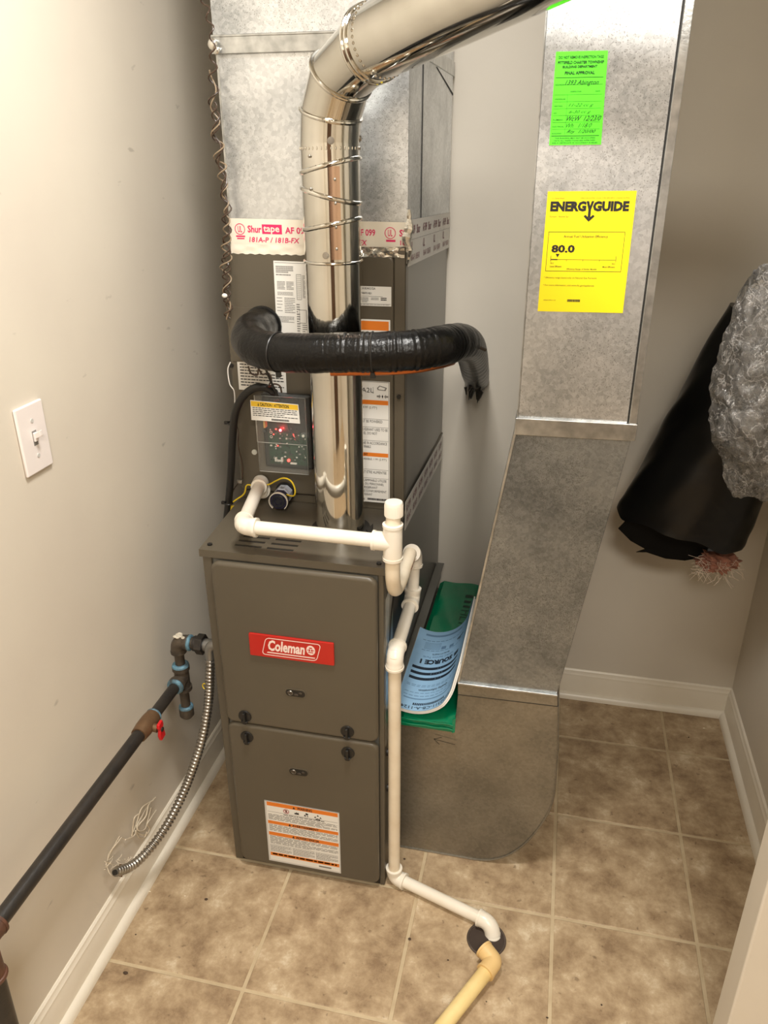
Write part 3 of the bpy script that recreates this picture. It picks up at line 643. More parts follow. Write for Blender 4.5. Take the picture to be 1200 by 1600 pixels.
# foil tape with the maker's print, front and right flank
n_ = 40
YT = PYF-0.003
def tape_f(a, b_, h):
    x = PX0-0.002+a*(PX1-PX0+0.004)
    wob = 0.0016*math.sin(a*37)*max(0, a-0.55)*3
    return Vector((x, YT-h-wob*math.sin(b_*3.1), 1.4305-0.049*b_-0.003*a))
lb = Label(tape_f, 'foil_white', curved=n_)
def tape_print(lb, x):
    for k in range(24):
        a, b2 = 2*math.pi*k/24, 2*math.pi*(k+1)/24; r1, r2_ = 0.030, 0.026; yx = 7.2
        c_ = (x+0.03, 0.40)
        lb.poly([(c_[0]+r*math.cos(t), c_[1]+r*yx*math.sin(t)) for r, t in ((r1, a), (r1, b2), (r2_, b2), (r2_, a))], 'ink_pink')
    lb.text('UL', x+0.018, 0.28, x+0.042, 0.52, 'ink_pink', 0.02); lb.rect(x+0.005, 0.64, x+0.058, 0.70, 'ink_pink'); lb.rect(x+0.01, 0.73, x+0.053, 0.78, 'ink_pink')
    lb.text('Shur', x+0.075, 0.25, x+0.155, 0.52, 'ink_pink', 0.03); lb.rect(x+0.158, 0.20, x+0.272, 0.56, 'ink_pink'); lb.text('tape', x+0.166, 0.26, x+0.258, 0.56, 'foil_white', 0.02, lift=0.0007)
    lb.text('AF 099', x+0.29, 0.28, x+0.42, 0.53, 'ink_pink', 0.025); lb.text('181A-P / 181B-FX', x+0.08, 0.68, x+0.37, 0.88, 'ink_pink', 0.02, 0.15)
tape_print(lb, 0.03)
# the next repeats show between the vent pipe and the corner
lb.text('AF 099', 0.715, 0.28, 0.82, 0.53, 'ink_pink', 0.025); lb.text('181B-FX', 0.66, 0.68, 0.775, 0.88, 'ink_pink', 0.02, 0.15)
for k in range(24):
    a, b2 = 2*math.pi*k/24, 2*math.pi*(k+1)/24
    lb.poly([(0.902+r*math.cos(t), 0.40+r*7.2*math.sin(t)) for r, t in ((0.030, a), (0.030, b2), (0.026, b2), (0.026, a))], 'ink_pink')
lb.text('UL', 0.89, 0.28, 0.915, 0.52, 'ink_pink', 0.02); lb.rect(0.88, 0.64, 0.93, 0.72, 'ink_pink'); lb.text('Sh', 0.95, 0.27, 0.99, 0.52, 'ink_pink', 0.03); lb.text('18', 0.955, 0.66, 0.985, 0.84, 'ink_pink', 0.02)
lb.build('foil_tape', ple, 'foil tape printed in magenta')
mb = MB(); ns, ms = 70, 6
for part_, i0, i1 in (('foil_white', 0, 40), ('foil', 40, 70)):
    vs = []
    for j in range(ms+1):
        for i in range(i0, i1+1):
            a = i/ns; cr = 0.0011 if i >= 38 else 0.0003
            vs.append((PX0+a*(PX1-PX0-0.004), PYF-0.0105+cr*math.sin(i*0.8+j*0.9)+cr*math.sin(i*0.43-j*1.1), 1.3655+0.018*j/ms+(0.001*math.sin(i*1.7) if j == 0 else 0)))
    w_ = i1-i0+1; mb.add(vs, [(j*w_+i, j*w_+i+1, (j+1)*w_+i+1, (j+1)*w_+i) for j in range(ms) for i in range(w_-1)], part_)
mb.build('foil_strip', None, ple, sharp=20, recalc=False)
lb = Label(plane((PX1+0.002, 0.258, 1.4315), (0, 0.54, -0.02), (0, -0.02, -0.54), (1, 0, 0), 0.545, 0.083), 'tape_white')
lb.rect(0.0, 0.43, 1.0, 0.437, 'ink_grey')
for k in range(4):
    lb.text('AF 099', 0.03+k*0.25, 0.12, 0.12+k*0.25, 0.32, 'ink_purple', 0.02); lb.text('Shur', 0.15+k*0.25, 0.12, 0.22+k*0.25, 0.32, 'ink_purple', 0.02)
    lb.text('UL', 0.04+k*0.25, 0.48, 0.08+k*0.25, 0.68, 'ink_purple', 0.02); lb.text('181A-P / 181B-FX', 0.05+k*0.25, 0.76, 0.22+k*0.25, 0.9, 'ink_purple', 0.01)
lb.build('side_tape', ple, 'white backed printed tape on the right flank')
MB().tube(catmull([(PX1+0.004, 0.25, 1.45), (PX1+0.005, 0.247, 1.42), (PX1+0.001, 0.243, 1.40), (PX1+0.006, 0.245, 1.38), (PX1+0.002, 0.247, 1.355)], 6), [0.003, 0.004, 0.005, 0.004, 0.006, 0.008, 0.009, 0.010, 0.009, 0.008, 0.009, 0.010, 0.009, 0.008, 0.007, 0.006, 0.005, 0.006, 0.007, 0.006, 0.005, 0.004, 0.004, 0.003, 0.002], 7).build('crumpled_tape_edge', 'foil', ple, smooth=False)

# ------------------------------------------------------------------ vent pipe
VX, VY, VR = -0.2005, 0.145, 0.0508
vent = empty('vent_pipe', (VX, VY, FH), 'shiny steel flue pipe rising from the furnace deck and elbowing right', 'pipe')
MB().tube([(VX, VY, FH+0.001), (VX, VY, 1.372)], VR-0.001, 64).build('lower_pipe', 'vent_steel', vent)
MB().torus((VX, VY, 1.370), (0, 0, 1), VR, 0.0028, 64, 10).build('joint_bead', 'vent_steel', vent)
pa_ = [(VX+(VR+0.0012)*math.sin(R(a)), VY-(VR+0.0012)*math.cos(R(a))) for a in (13, 18, 23, 28, 33)]+[(VX+(VR-0.001)*math.sin(R(a)), VY-(VR-0.001)*math.cos(R(a))) for a in (33, 28, 23, 18, 13)]
MB().prism([(x, y, 1.377) for x, y in pa_], (0, 0, 0.148)).build('rivet_seam', 'seam_reflection_tint', vent)
h_ = Vector((0.747, -0.665, 0)).normalized()
# straightened adjustable elbow: four swivel gores with tilted beads
def tilted(z, sl, name='swivel_bead'):
    n = Vector((-sl, 0, 1)).normalized()
    mb = MB(); c = Vector((VX, VY, z)); vs = []; seg = 64; k = 10; r = 0.0038
    ax = Vector((1, 0, sl)); 
    for i in range(seg):
        t = 2*math.pi*i/seg; base = c+Vector((VR*math.cos(t), VR*math.sin(t), VR*math.cos(t)*sl)); rad = Vector((math.cos(t), math.sin(t), 0))
        for j in range(k):
            q = 2*math.pi*j/k; vs.append(base+rad*(r*math.cos(q))+n*(r*1.1*math.sin(q)))
    fs = [(i*k+j, ((i+1) % seg)*k+j, ((i+1) % seg)*k+(j+1) % k, i*k+(j+1) % k) for i in range(seg) for j in range(k)]
    mb.add(vs, fs); return mb.build(name, 'vent_steel', vent)
zs = [(1.372, 0), (1.432, 0.20), (1.479, -0.26), (1.525, 0.25), (1.561, -0.0)]
def gore(z0, s0, z1, s1, name='gore'):
    mb = MB(); seg = 64; vs = []
    for z, sl in ((z0, s0), (z1, s1)):
        for i in range(seg):
            t = 2*math.pi*i/seg; vs.append(Vector((VX+VR*math.cos(t), VY+VR*math.sin(t), z+VR*math.cos(t)*sl)))
    return mb.add(vs, [(i, (i+1) % seg, seg+(i+1) % seg, seg+i) for i in range(seg)]).build(name, 'vent_steel', vent)
for (z0, s0), (z1, s1) in zip(zs[:-1], zs[1:]): gore(z0, s0, z1, s1)
for z, sl in zs[1:4]: tilted(z, sl)
# crimp line
cr_ = MB()
for k in range(40):
    t = 2*math.pi*k/40; c = Vector((VX+VR*math.cos(t), VY+VR*math.sin(t), 1.552)); cr_.ball(c, 0.0028, sx=0.5, sy=0.5, u=6, v=4)
cr_.build('crimp_line', 'vent_steel', vent)
# bending elbow
ZB = 1.566; RB = 0.125; TH = R(81)
def arc(th): return Vector((VX, VY, ZB))+h_*(RB*(1-math.cos(th)))+Vector((0, 0, RB*math.sin(th)))
def dirn(th): return (h_*math.sin(th)+Vector((0, 0, math.cos(th)))).normalized()
nG = 4; sd = Vector((0, 0, 1)).cross(h_).normalized()
def ring_at(th, dshift=0, r=VR, seg=64):
    """oblique section ring through the bend at angle th"""
    c = arc(th); d = dirn(th); e2 = d.cross(sd)
    return [c+(sd*math.cos(2*math.pi*i/seg)+e2*math.sin(2*math.pi*i/seg))*r for i in range(seg)]
angs = [TH*k/3 for k in range(4)]
mid = [0.22*TH, 0.58*TH]
secs = [[Vector((VX+VR*math.cos(2*math.pi*i/64), VY, 1.6)) for i in range(64)]]
def loft(r0, r1, name='gore'):
    seg = len(r0); return MB().add(list(r0)+list(r1), [(i, (i+1) % seg, seg+(i+1) % seg, seg+i) for i in range(seg)]).build(name, 'vent_steel', vent)
r_start = [Vector((VX, VY, 1.560))+(sd*math.cos(2*math.pi*i/64)+Vector((0, 0, 1)).cross(sd)*math.sin(2*math.pi*i/64))*VR for i in range(64)]
stages = [r_start]+[ring_at(a) for a in mid]
E_ = arc(TH); D_ = dirn(TH)
e2 = D_.cross(sd)
def straight_ring(t, r=VR, seg=64): return [E_+D_*t+(sd*math.cos(2*math.pi*i/seg)+e2*math.sin(2*math.pi*i/seg))*r for i in range(seg)]
stages.append(straight_ring(0.024))
for a, b_ in zip(stages, stages[1:]): loft(a, b_)
for k, a in enumerate(mid): MB().torus(arc(a), dirn(a), VR+0.0005, 0.0036, 64, 10).build('swivel_bead', 'vent_steel', vent)
for t_ in (0.018, 0.028): MB().torus(E_+D_*t_, D_, VR+0.001, 0.0038, 64, 10).build('elbow_bead', 'vent_steel', vent)
cr_ = MB()
for k in range(40):
    q = straight_ring(0.046, VR+0.0005, 40)[k]; cr_.ball(q, 0.0028, u=6, v=4)
cr_.build('crimp_line', 'vent_steel', vent)
MB().tube([E_+D_*0.022, E_+D_*0.95], VR+0.0012, 64, caps=False).build('upper_pipe', 'vent_steel', vent)
def vscrew(p_, c_):
    n = (Vector(p_)-Vector(c_)).normalized(); MB().disc(p_, n, 0.0045, 0.003, 6).disc(p_, n, 0.006, 0.001, 12).build('screw', 'conduit', vent)
for z, a in ((1.563, -72), (1.567, 8), (1.567, 172), (1.384, -88), (1.384, 5)):
    c = Vector((VX, VY, z)); vscrew(c+Vector((math.cos(R(a)), math.sin(R(a)), 0))*VR, c)
for z in (1.395, 1.43, 1.468, 1.505): MB().ball((VX+(VR+0.002)*math.sin(R(23)), VY-(VR+0.002)*math.cos(R(23)), z), 0.0026, sy=0.6).build('rivet', 'conduit', vent)
for z in (1.49, 1.54): MB().ball((VX-0.022, VY-VR+0.003, z), 0.0026, sy=0.8).build('rivet', 'conduit', vent)
for a in (70, -20, 150):
    c = E_+D_*0.042; vscrew(c+(sd*math.cos(R(a))+e2*math.sin(R(a)))*(VR+0.001), c)
MB().disc((VX, VY, FH+0.0004), (0, 0, 1), VR+0.010, 0.003, 48).build('collar_plate', 'furnace_dark', vent)
MB().prism([P(572, 832, 'z', 0.8385), P(583, 822, 'z', 0.8385), P(580, 838, 'z', 0.8385)], (0, 0, 0.006)).build('collar_clip', 'furnace_dark', vent)

# ------------------------------------------------------------------ return air duct
YD1 = 0.118
dct = empty('return_air_duct', (0.10, 0.4, 0), 'galvanised rectangular return duct with riser, slanted offset and curved floor boot', 'duct')
def sheet(name, poly, y0, y1, m, **k): return MB().prism([(x, y0, z) for x, z in poly], (0, y1-y0, 0)).build(name, m, dct, **k)
sheet('riser', [(0.1465, 1.10), (0.336, 1.10), (0.336, CEIL-0.001), (0.1465, CEIL-0.001)], YD1, 0.70, 'galvanised', bevel=0.001)
sheet('riser_seam', [(0.3385, 1.105), (0.352, 1.105), (0.352, CEIL-0.001), (0.3385, CEIL-0.001)], YD1-0.004, 0.705, 'steel_strip', bevel=0.0012)
sheet('riser_edge_gap', [(0.336, 1.11), (0.3386, 1.11), (0.3386, CEIL-0.001), (0.336, CEIL-0.001)], YD1+0.002, 0.69, 'dark_gap')
sheet('riser_corner_fold', [(0.1445, 1.105), (0.1465, 1.105), (0.1465, CEIL-0.001), (0.1445, CEIL-0.001)], YD1-0.001, 0.705, 'steel_strip')
sheet('drive_cleat', [(0.1405, 1.078), (0.353, 1.081), (0.354, 1.112), (0.142, 1.110)], YD1-0.007, 0.71, 'steel_strip', bevel=0.0016)
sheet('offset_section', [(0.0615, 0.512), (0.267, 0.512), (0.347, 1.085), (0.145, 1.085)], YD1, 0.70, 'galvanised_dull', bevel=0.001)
sheet('offset_fold', [(0.0575, 0.512), (0.0625, 0.512), (0.146, 1.085), (0.141, 1.085)], YD1-0.003, 0.703, 'steel_strip', bevel=0.0008)
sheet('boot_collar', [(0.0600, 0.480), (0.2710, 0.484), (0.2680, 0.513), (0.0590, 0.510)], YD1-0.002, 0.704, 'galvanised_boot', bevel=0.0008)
sheet('boot_cleat', [(0.0590, 0.5085), (0.2690, 0.5105), (0.2690, 0.5150), (0.0590, 0.5130)], YD1-0.006, 0.706, 'steel_strip', bevel=0.001)
cor = [(0.2835, 0.30), (0.285, 0.246), (0.279, 0.195), (0.263, 0.145), (0.244, 0.102), (0.220, 0.062), (0.188, 0.028), (0.152, 0.008), (0.116, 0.0015)]
boot = [(-0.0765, 0.0015)]+[(c.x, c.z) for c in reversed(catmull([(x, 0, z) for x, z in cor], 4))]+[(0.281, 0.38), (0.272, 0.484), (0.060, 0.482), (0.056, 0.398), (-0.0765, 0.398)]
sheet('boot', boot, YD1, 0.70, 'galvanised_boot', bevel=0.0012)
sheet('collar_seam', [(0.0605, 0.479), (0.2715, 0.483), (0.2715, 0.4845), (0.0605, 0.4805)], YD1-0.0025, 0.700, 'dark_gap')
edge = [Vector((x, YD1-0.001, z)) for x, z in boot[:boot.index((0.272, 0.484))+1]]
MB().tube(edge, 0.0022, 6).build('boot_rolled_edge', 'galvanised_boot', dct)
lb = Label(front(0.010, 0.362, 0.064, 0.335, YD1-0.0006, -0.16), 'galvanised_boot', thick=0.0001)
lb.line(0.05, 0.5, 0.95, 0.5, 0.045, 'ink', 2.0); lb.line(0.05, 0.5, 0.35, 0.12, 0.045, 'ink', 2.0); lb.line(0.05, 0.5, 0.33, 0.92, 0.045, 'ink', 2.0)
lb.build('pen_arrow', dct, 'hand drawn black arrow pointing left')
# green inspection tag
qu = [P(869, 81, 'y', YD1), P(950, 79, 'y', YD1), P(939, 226, 'y', YD1), P(858, 227, 'y', YD1)]
def quad(q, off=0.0008):
    return lambda a, b_, h: (q[0]*(1-a)*(1-b_)+q[1]*a*(1-b_)+q[2]*a*b_+q[3]*(1-a)*b_)+Vector((0, -off-h, 0))
lb = Label(quad(qu), 'tag_green')
lb.text('DO NOT REMOVE INSPECTION TAGS', 0.06, 0.045, 0.93, 0.075, 'tag_ink', 0.025); lb.text('PITTSFIELD CHARTER TOWNSHIP', 0.05, 0.098, 0.94, 0.130, 'tag_ink', 0.035)
lb.text('BUILDING DEPARTMENT', 0.15, 0.145, 0.82, 0.172, 'tag_ink', 0.035); lb.text('FINAL APPROVAL', 0.20, 0.205, 0.78, 0.24, 'tag_ink', 0.04)
lb.rect(0.03, 0.268, 0.95, 0.274, 'tag_ink'); lb.text('ADDRESS', 0.03, 0.337, 0.20, 0.352, 'tag_ink', 0.01); lb.rect(0.20, 0.345, 0.95, 0.348, 'tag_ink')
lb.text('1393 Abington', 0.22, 0.298, 0.87, 0.362, 'tag_pen', 0.0, 0.5)
lb.text('INSPECTOR', 0.34, 0.412, 0.55, 0.426, 'tag_ink', 0.01); lb.text('DATE', 0.82, 0.412, 0.91, 0.426, 'tag_ink', 0.01)
for k in range(6): lb.rect(0.03, 0.450+k*0.0745, 0.95, 0.4525+k*0.0745, 'tag_ink')
lb.rect(0.285, 0.45, 0.289, 0.885, 'tag_ink'); lb.rect(0.03, 0.895, 0.95, 0.902, 'tag_ink')
for k, t_ in enumerate(('UNDERSLAB', 'HEATING', 'A/C', 'PLUMBING', 'ELECTRICAL', 'BUILDING')): lb.text(t_, 0.04, 0.490+k*0.0745, (0.25, 0.2, 0.1, 0.23, 0.26, 0.22)[k], 0.504+k*0.0745, 'tag_ink', 0.01)
lb.text('11-22 cc g', 0.32, 0.545, 0.80, 0.588, 'tag_ink', -0.01, 0.5); lb.text('6-30 cc g', 0.34, 0.620, 0.76, 0.660, 'tag_ink', -0.01, 0.5)
lb.text('WcW  12/23/0', 0.30, 0.680, 0.97, 0.735, 'tag_pen', 0.0, 0.6); lb.text('Wh.  1/18/0', 0.30, 0.760, 0.80, 0.808, 'tag_ink', -0.01, 0.6); lb.text('Rty  1/20/00', 0.32, 0.832, 0.88, 0.878, 'tag_ink', 0.0, 0.6)
lb.text('THIS BUILDING MAY NOT BE OCCUPIED', 0.10, 0.915, 0.88, 0.930, 'tag_ink', 0.015); lb.text('UNTIL ALL INSPECTIONS ARE APPROVED', 0.08, 0.942, 0.88, 0.957, 'tag_ink', 0.015); lb.text('AND A CERTIFICATE OF OCCUPANCY IS ISSUED', 0.05, 0.968, 0.93, 0.983, 'tag_ink', 0.015)
lb.build('inspection_tag', dct, 'bright green paper inspection tag with handwriting')
# yellow energy label
qu = [P(856, 299, 'y', YD1), P(995, 298, 'y', YD1), P(973, 489, 'y', YD1), P(840, 486, 'y', YD1)]
lb = Label(quad(qu), 'guide_yellow')
lb.text('U.S. Government', 0.05, 0.047, 0.20, 0.060, 'ink'); lb.text('Federal law prohibits removal of this label before consumer purchase', 0.38, 0.047, 0.93, 0.060, 'ink')
lb.text('ENERG', 0.045, 0.078, 0.455, 0.160, 'ink', 0.058); lb.text('GUIDE', 0.53, 0.078, 0.935, 0.160, 'ink', 0.058)
lb.poly([(0.452, 0.078), (0.482, 0.078), (0.497, 0.115), (0.512, 0.078), (0.54, 0.078), (0.512, 0.145), (0.512, 0.21), (0.482, 0.21), (0.482, 0.145)], 'ink')
lb.poly([(0.435, 0.198), (0.455, 0.186), (0.497, 0.214), (0.54, 0.186), (0.56, 0.198), (0.497, 0.241)], 'ink', 0.0005)
lb.text('Furnace - Natural Gas', 0.05, 0.193, 0.265, 0.206, 'ink')
for a in ((0.05, 0.323, 0.925, 0.327), (0.05, 0.648, 0.925, 0.652), (0.05, 0.323, 0.055, 0.652), (0.92, 0.323, 0.925, 0.652)): lb.rect(*a, 'ink')
lb.text('Annual Fuel Utilization Efficiency', 0.23, 0.35, 0.735, 0.377, 'ink', 0.005); lb.text('80.0', 0.10, 0.43, 0.37, 0.495, 'ink', 0.04)
lb.poly([(0.155, 0.505), (0.20, 0.505), (0.1775, 0.535)], 'ink'); lb.rect(0.10, 0.548, 0.18, 0.557, 'ink'); lb.rect(0.18, 0.551, 0.855, 0.554, 'ink')
for x in (0.10, 0.85): lb.rect(x, 0.52, x+0.005, 0.570, 'ink')
for x in (0.285, 0.475, 0.665): lb.rect(x, 0.552, x+0.004, 0.566, 'ink')
lb.text('78.0', 0.10, 0.578, 0.14, 0.59, 'ink'); lb.text('Least Efficient', 0.10, 0.603, 0.235, 0.617, 'ink', 0.01); lb.text('98.5', 0.81, 0.578, 0.85, 0.59, 'ink'); lb.text('Most Efficient', 0.71, 0.603, 0.85, 0.617, 'ink', 0.01)
lb.text('Efficiency Range of Similar Models', 0.30, 0.625, 0.645, 0.640, 'ink', 0.01)
lb.text('* Efficiency range based only on Natural Gas Furnaces', 0.04, 0.698, 0.655, 0.716, 'ink'); lb.text('* For more information, visit www.ftc.gov/appliances', 0.04, 0.762, 0.635, 0.781, 'ink')
lb.text('6046654-UEN-A-1114', 0.06, 0.895, 0.20, 0.905, 'ink'); lb.micro(0.34, 0.89, 0.49, 0.912, 1, 'ink', 1.0, 3, 0.08)
lb.build('energy_label', dct, 'bright yellow energy efficiency label reading 80.0')

# ------------------------------------------------------------------ green wrapped filter and booklet
fil = empty('air_filter', (-0.005, 0.4, 0.3985), 'green plastic wrapped filter pack lying on the grey duct boot beside the furnace', 'filter')
mb = MB(); nu, nv = 10, 30
def ftop(a, b_): return Vector((-0.0655+0.1225*a, 0.088+0.600*b_, 0.430+0.0016*math.sin(9*a+14*b_)+0.0012*math.sin(31*b_)-0.010*max(0, 1-a*10)-0.006*max(0, a*8-7)-0.008*max(0, 1-b_*25)))
vs = [ftop(i/nu, j/nv) for j in range(nv+1) for i in range(nu+1)]
vb = [Vector((v.x, v.y, 0.3995)) for v in vs]; nn = len(vs); I = lambda i, j: j*(nu+1)+i
fs = [(I(i, j), I(i+1, j), I(i+1, j+1), I(i, j+1)) for j in range(nv) for i in range(nu)]
fs += [(nn+I(i, j+1), nn+I(i+1, j+1), nn+I(i+1, j), nn+I(i, j)) for j in range(nv) for i in range(nu)]
for i in range(nu): fs += [(I(i, 0), nn+I(i, 0), nn+I(i+1, 0), I(i+1, 0)), (I(i+1, nv), nn+I(i+1, nv), nn+I(i, nv), I(i, nv))]
for j in range(nv): fs += [(I(0, j+1), nn+I(0, j+1), nn+I(0, j), I(0, j)), (I(nu, j), nn+I(nu, j), nn+I(nu, j+1), I(nu, j+1))]
mb.add(vs+vb, fs).build('wrapped_pack', 'filter_green', fil)
mb = MB()
for z, y in ((0.4215, 0.0855), (0.4085, 0.086)): mb.tube([(-0.064+0.012*k, y-0.0015*abs(math.sin(k*2.1)), z+0.0012*math.sin(k*1.7)) for k in range(11)], 0.0018, 6)
mb.prism([(0.054, 0.084, 0.400), (0.060, 0.086, 0.401), (0.060, 0.094, 0.432), (0.054, 0.090, 0.432)], (0, 0.004, 0)).build('wrapper_fold', 'filter_green', fil)
lb = Label(plane((0.044, 0.62, 0.4325), (0, -1, 0), (-1, 0, 0), (0, 0, 1), 0.34, 0.030), 'filter_green', thick=0.0001)
lb.rect(0.0, 0.2, 0.05, 0.9, 'filter_ink'); lb.rect(0.09, 0.3, 0.13, 0.9, 'filter_ink'); lb.rect(0.17, 0.3, 0.20, 0.9, 'filter_ink'); lb.text('FILTER', 0.24, 0.2, 0.62, 0.95, 'filter_ink', 0.0, 0.0)
lb.build('filter_print', fil)
# booklet: cover sheet plus pages, bent up against the slanted duct
bk = empty('instruction_booklet', (0.0, 0.22, 0.433), 'pale blue instruction booklet curled up on the green filter pack', 'booklet')
def bsurf(a, b_, h):
    """a across (left to right), b from the far edge to the near edge"""
    s_ = a*0.205; y = 0.400-0.315*b_+0.09*max(0, a-0.55)*b_
    rad = 0.083; a0_ = R(-28); amax = R(78); z0 = 0.4445
    t = min(a0_+s_/rad, amax); xb = -0.0725
    p_ = Vector((xb+rad*(math.sin(t)-math.sin(a0_)), y, z0+rad*(1-math.cos(t)))); n = Vector((-math.sin(t), 0, math.cos(t)))
    ex = s_-rad*(amax-a0_)
    if ex > 0: p_ += Vector((math.cos(amax), 0, math.sin(amax)))*ex
    return p_+n*h
def sheet_mb(h0, h1, a1=1.0, nb=10, na=30):
    mb = MB(); vs = []
    for h in (h0, h1):
        for j in range(nb+1):
            for i in range(na+1): vs.append(bsurf(a1*i/na, j/nb, h))
    n1_ = (na+1)*(nb+1); I = lambda i, j: j*(na+1)+i
    fs = [(I(i, j), I(i+1, j), I(i+1, j+1), I(i, j+1)) for j in range(nb) for i in range(na)]
    fs += [tuple(n1_+x for x in f) for f in list(fs)]
    bd_ = [I(i, 0) for i in range(na)]+[I(na, j) for j in range(nb)]+[I(na-i, nb) for i in range(na)]+[I(0, nb-j) for j in range(nb)]
    fs += [(a, b_, n1_+b_, n1_+a) for a, b_ in zip(bd_, bd_[1:]+bd_[:1])]
    return mb.add(vs, fs)
sheet_mb(-0.0075, -0.0045, 0.97).build('back_pages', 'book_white', bk)
sheet_mb(-0.0040, -0.0008, 1.0).build('pages', 'book_white', bk)
lb = Label(bsurf, 'book_blue', curved=30, thick=0.0003)
F = dict(flip=True)
def brow(y0, y1, x0=0.1, x1=0.95, m='book_grey', seed=1, gap=0.06): lb.micro(x0, y0, x1, y1, 1, m, 0.9, seed, gap)
lb.rect(0.10, 0.05, 0.60, 0.075, 'book_grey'); brow(0.135, 0.145, 0.08, 0.95, seed=3)
for k in range(6): brow(0.165+k*0.016, 0.173+k*0.016, 0.12, 0.32, seed=k)
lb.rect(0.33, 0.215, 0.39, 0.255, 'book_grey'); lb.rect(0.44, 0.225, 0.50, 0.262, 'book_grey'); lb.rect(0.55, 0.195, 0.68, 0.215, 'book_ink'); lb.rect(0.59, 0.225, 0.63, 0.24, 'book_ink')
brow(0.268, 0.276, 0.1, 0.9, seed=5); lb.text('QUALITY PARTS', 0.24, 0.305, 0.46, 0.325, 'book_ink', 0.02, **F); lb.text('HVAC Service Parts', 0.14, 0.345, 0.52, 0.372, 'book_grey', 0.01, **F)
lb.text('SOURCE 1', 0.12, 0.390, 0.53, 0.450, 'book_ink', 0.06, **F); lb.rect(0.56, 0.400, 0.64, 0.45, 'book_ink')
for k in range(3):
    y = 0.49+k*0.065; lb.rect(0.05, y, 0.66, y+0.032, 'book_ink'); lb.micro(0.27, y+0.008, 0.45, y+0.024, 1, 'book_blue', 1.0, k, 0.1)
brow(0.71, 0.716, 0.05, 0.95, seed=8); brow(0.725, 0.731, 0.05, 0.95, seed=9); lb.text('Quality information', 0.20, 0.752, 0.56, 0.782, 'book_ink', 0.02, **F)
brow(0.80, 0.806, 0.05, 0.95, seed=10); brow(0.835, 0.842, 0.05, 0.95, seed=11); lb.rect(0.06, 0.865, 0.68, 0.877, 'book_grey')
lb.micro(0.18, 0.915, 0.56, 0.94, 1, 'book_ink', 1.0, 4, 0.03); lb.text('5202311-CB-A-1124', 0.06, 0.955, 0.66, 0.985, 'book_ink', 0.01, **F)
lb.build('cover', bk, 'pale blue cover with dark print upside down')

# ------------------------------------------------------------------ PVC runs
PR, PF = 0.01335, 0.0178
def straight(a, b_, r, m, parent, name='pipe'): return MB().tube([a, b_], r, 28).build(name, m, parent)
def elbow(c, d1, d2, parent, m='pvc', r=PF, leg=0.024, bend=0.016, name='elbow'):
    """fitting at corner c, arms along d1 and d2"""
    c = Vector(c); d1 = Vector(d1).normalized(); d2 = Vector(d2).normalized()
    p1 = c+d1*bend; p2 = c+d2*bend; path = [c+d1*leg, c+d1*(leg-0.010)]
    for k in range(9):
        t = k/8; path.append(p1*(1-t)**2+c*2*t*(1-t)+p2*t*t)
    path += [c+d2*(leg-0.010), c+d2*leg]
    mb = MB().tube(path, [r]*2+[r*0.97]*9+[r]*2, 28)
    for d, e in ((d1, leg), (d2, leg)): mb.tube([c+d*(e-0.004), c+d*(e+0.0008)], r+0.0012, 28)
    return mb.build(name, m, parent)
pv = empty('condensate_drain', (-0.05, 0.0, 0), 'white plastic condensate drain pipe with capped tee, trap and floor run', 'pipe')
tz = 0.905
T = Vector((-0.058, -0.012, tz-0.030)); Zt = 0.898
TC = Vector((-0.058, -0.010, Zt))                         # tee centre
EL = P(378, 822, 'z', Zt)                                 # corner elbow over the deck
port = Vector((P(408, 768, 'y', 0.25).x, CYF, P(408, 768, 'y', 0.25).z))
port.z = Zt-0.02
dA = (TC-EL).normalized(); pe = Vector((EL.x-0.0, CYF-0.008, Zt-0.014)); pe.x = P(408, 770, 'y', CYF-0.01).x
straight(EL, TC-dA*0.012, PR, 'pvc', pv); straight(EL, pe, PR, 'pvc', pv)
elbow(EL, TC-EL, pe-EL, pv, leg=0.030, bend=0.020)
MB().tube([pe+(EL-pe).normalized()*0.030, pe], 0.0175, 28).build('coupling', 'pvc', pv)
# tee
MB().tube([TC+Vector((0, 0, 0.036)), TC-Vector((0, 0, 0.034))], PF, 28).tube([TC+Vector((0, 0, 0.037)), TC+Vector((0, 0, 0.032))], PF+0.0012, 28).tube([TC-Vector((0, 0, 0.030)), TC-Vector((0, 0, 0.0355))], PF+0.0012, 28).tube([TC-dA*0.036, TC], [PF, PF], 28).tube([TC-dA*0.038, TC-dA*0.033], PF+0.0012, 28).build('tee', 'pvc', pv)
straight(TC+Vector((0, 0, 0.03)), TC+Vector((0.001, 0.003, 0.062)), PR, 'pvc_aged', pv, 'riser_stub')
cp = MB(); c0 = TC+Vector((0.001, 0.004, 0.052)); 
cp.tube([c0, c0+Vector((0, 0, 0.024)), c0+Vector((0, 0, 0.027))], [0.0168, 0.0168, 0.0155], 32)
for k in range(32): a = 2*math.pi*k/32; cp.box((c0.x+0.0165*math.cos(a)-0.0006, c0.y+0.0165*math.sin(a)-0.0006, c0.z+0.001), (c0.x+0.0165*math.cos(a)+0.0006, c0.y+0.0165*math.sin(a)+0.0006, c0.z+0.022))
cp.build('cap', 'pvc', pv)
X = -0.058
U = [P(612, 878, 'x', X), P(612.5, 900, 'x', X), P(617, 921, 'x', X), P(625, 914, 'x', X), P(634, 884, 'x', X), P(641, 864, 'x', X)]
U[0] = Vector((X, TC.y, TC.z-0.03)); U[1] = Vector((X, TC.y+0.001, 0.822)); U[2] = Vector((X, 0.012, 0.787)); U[3] = Vector((X+0.002, 0.048, 0.782))
top = P(649, 857, 'x', X)
MB().tube(catmull(U, 10), PR+0.0006, 28).build('trap_bend', 'pvc_aged', pv)
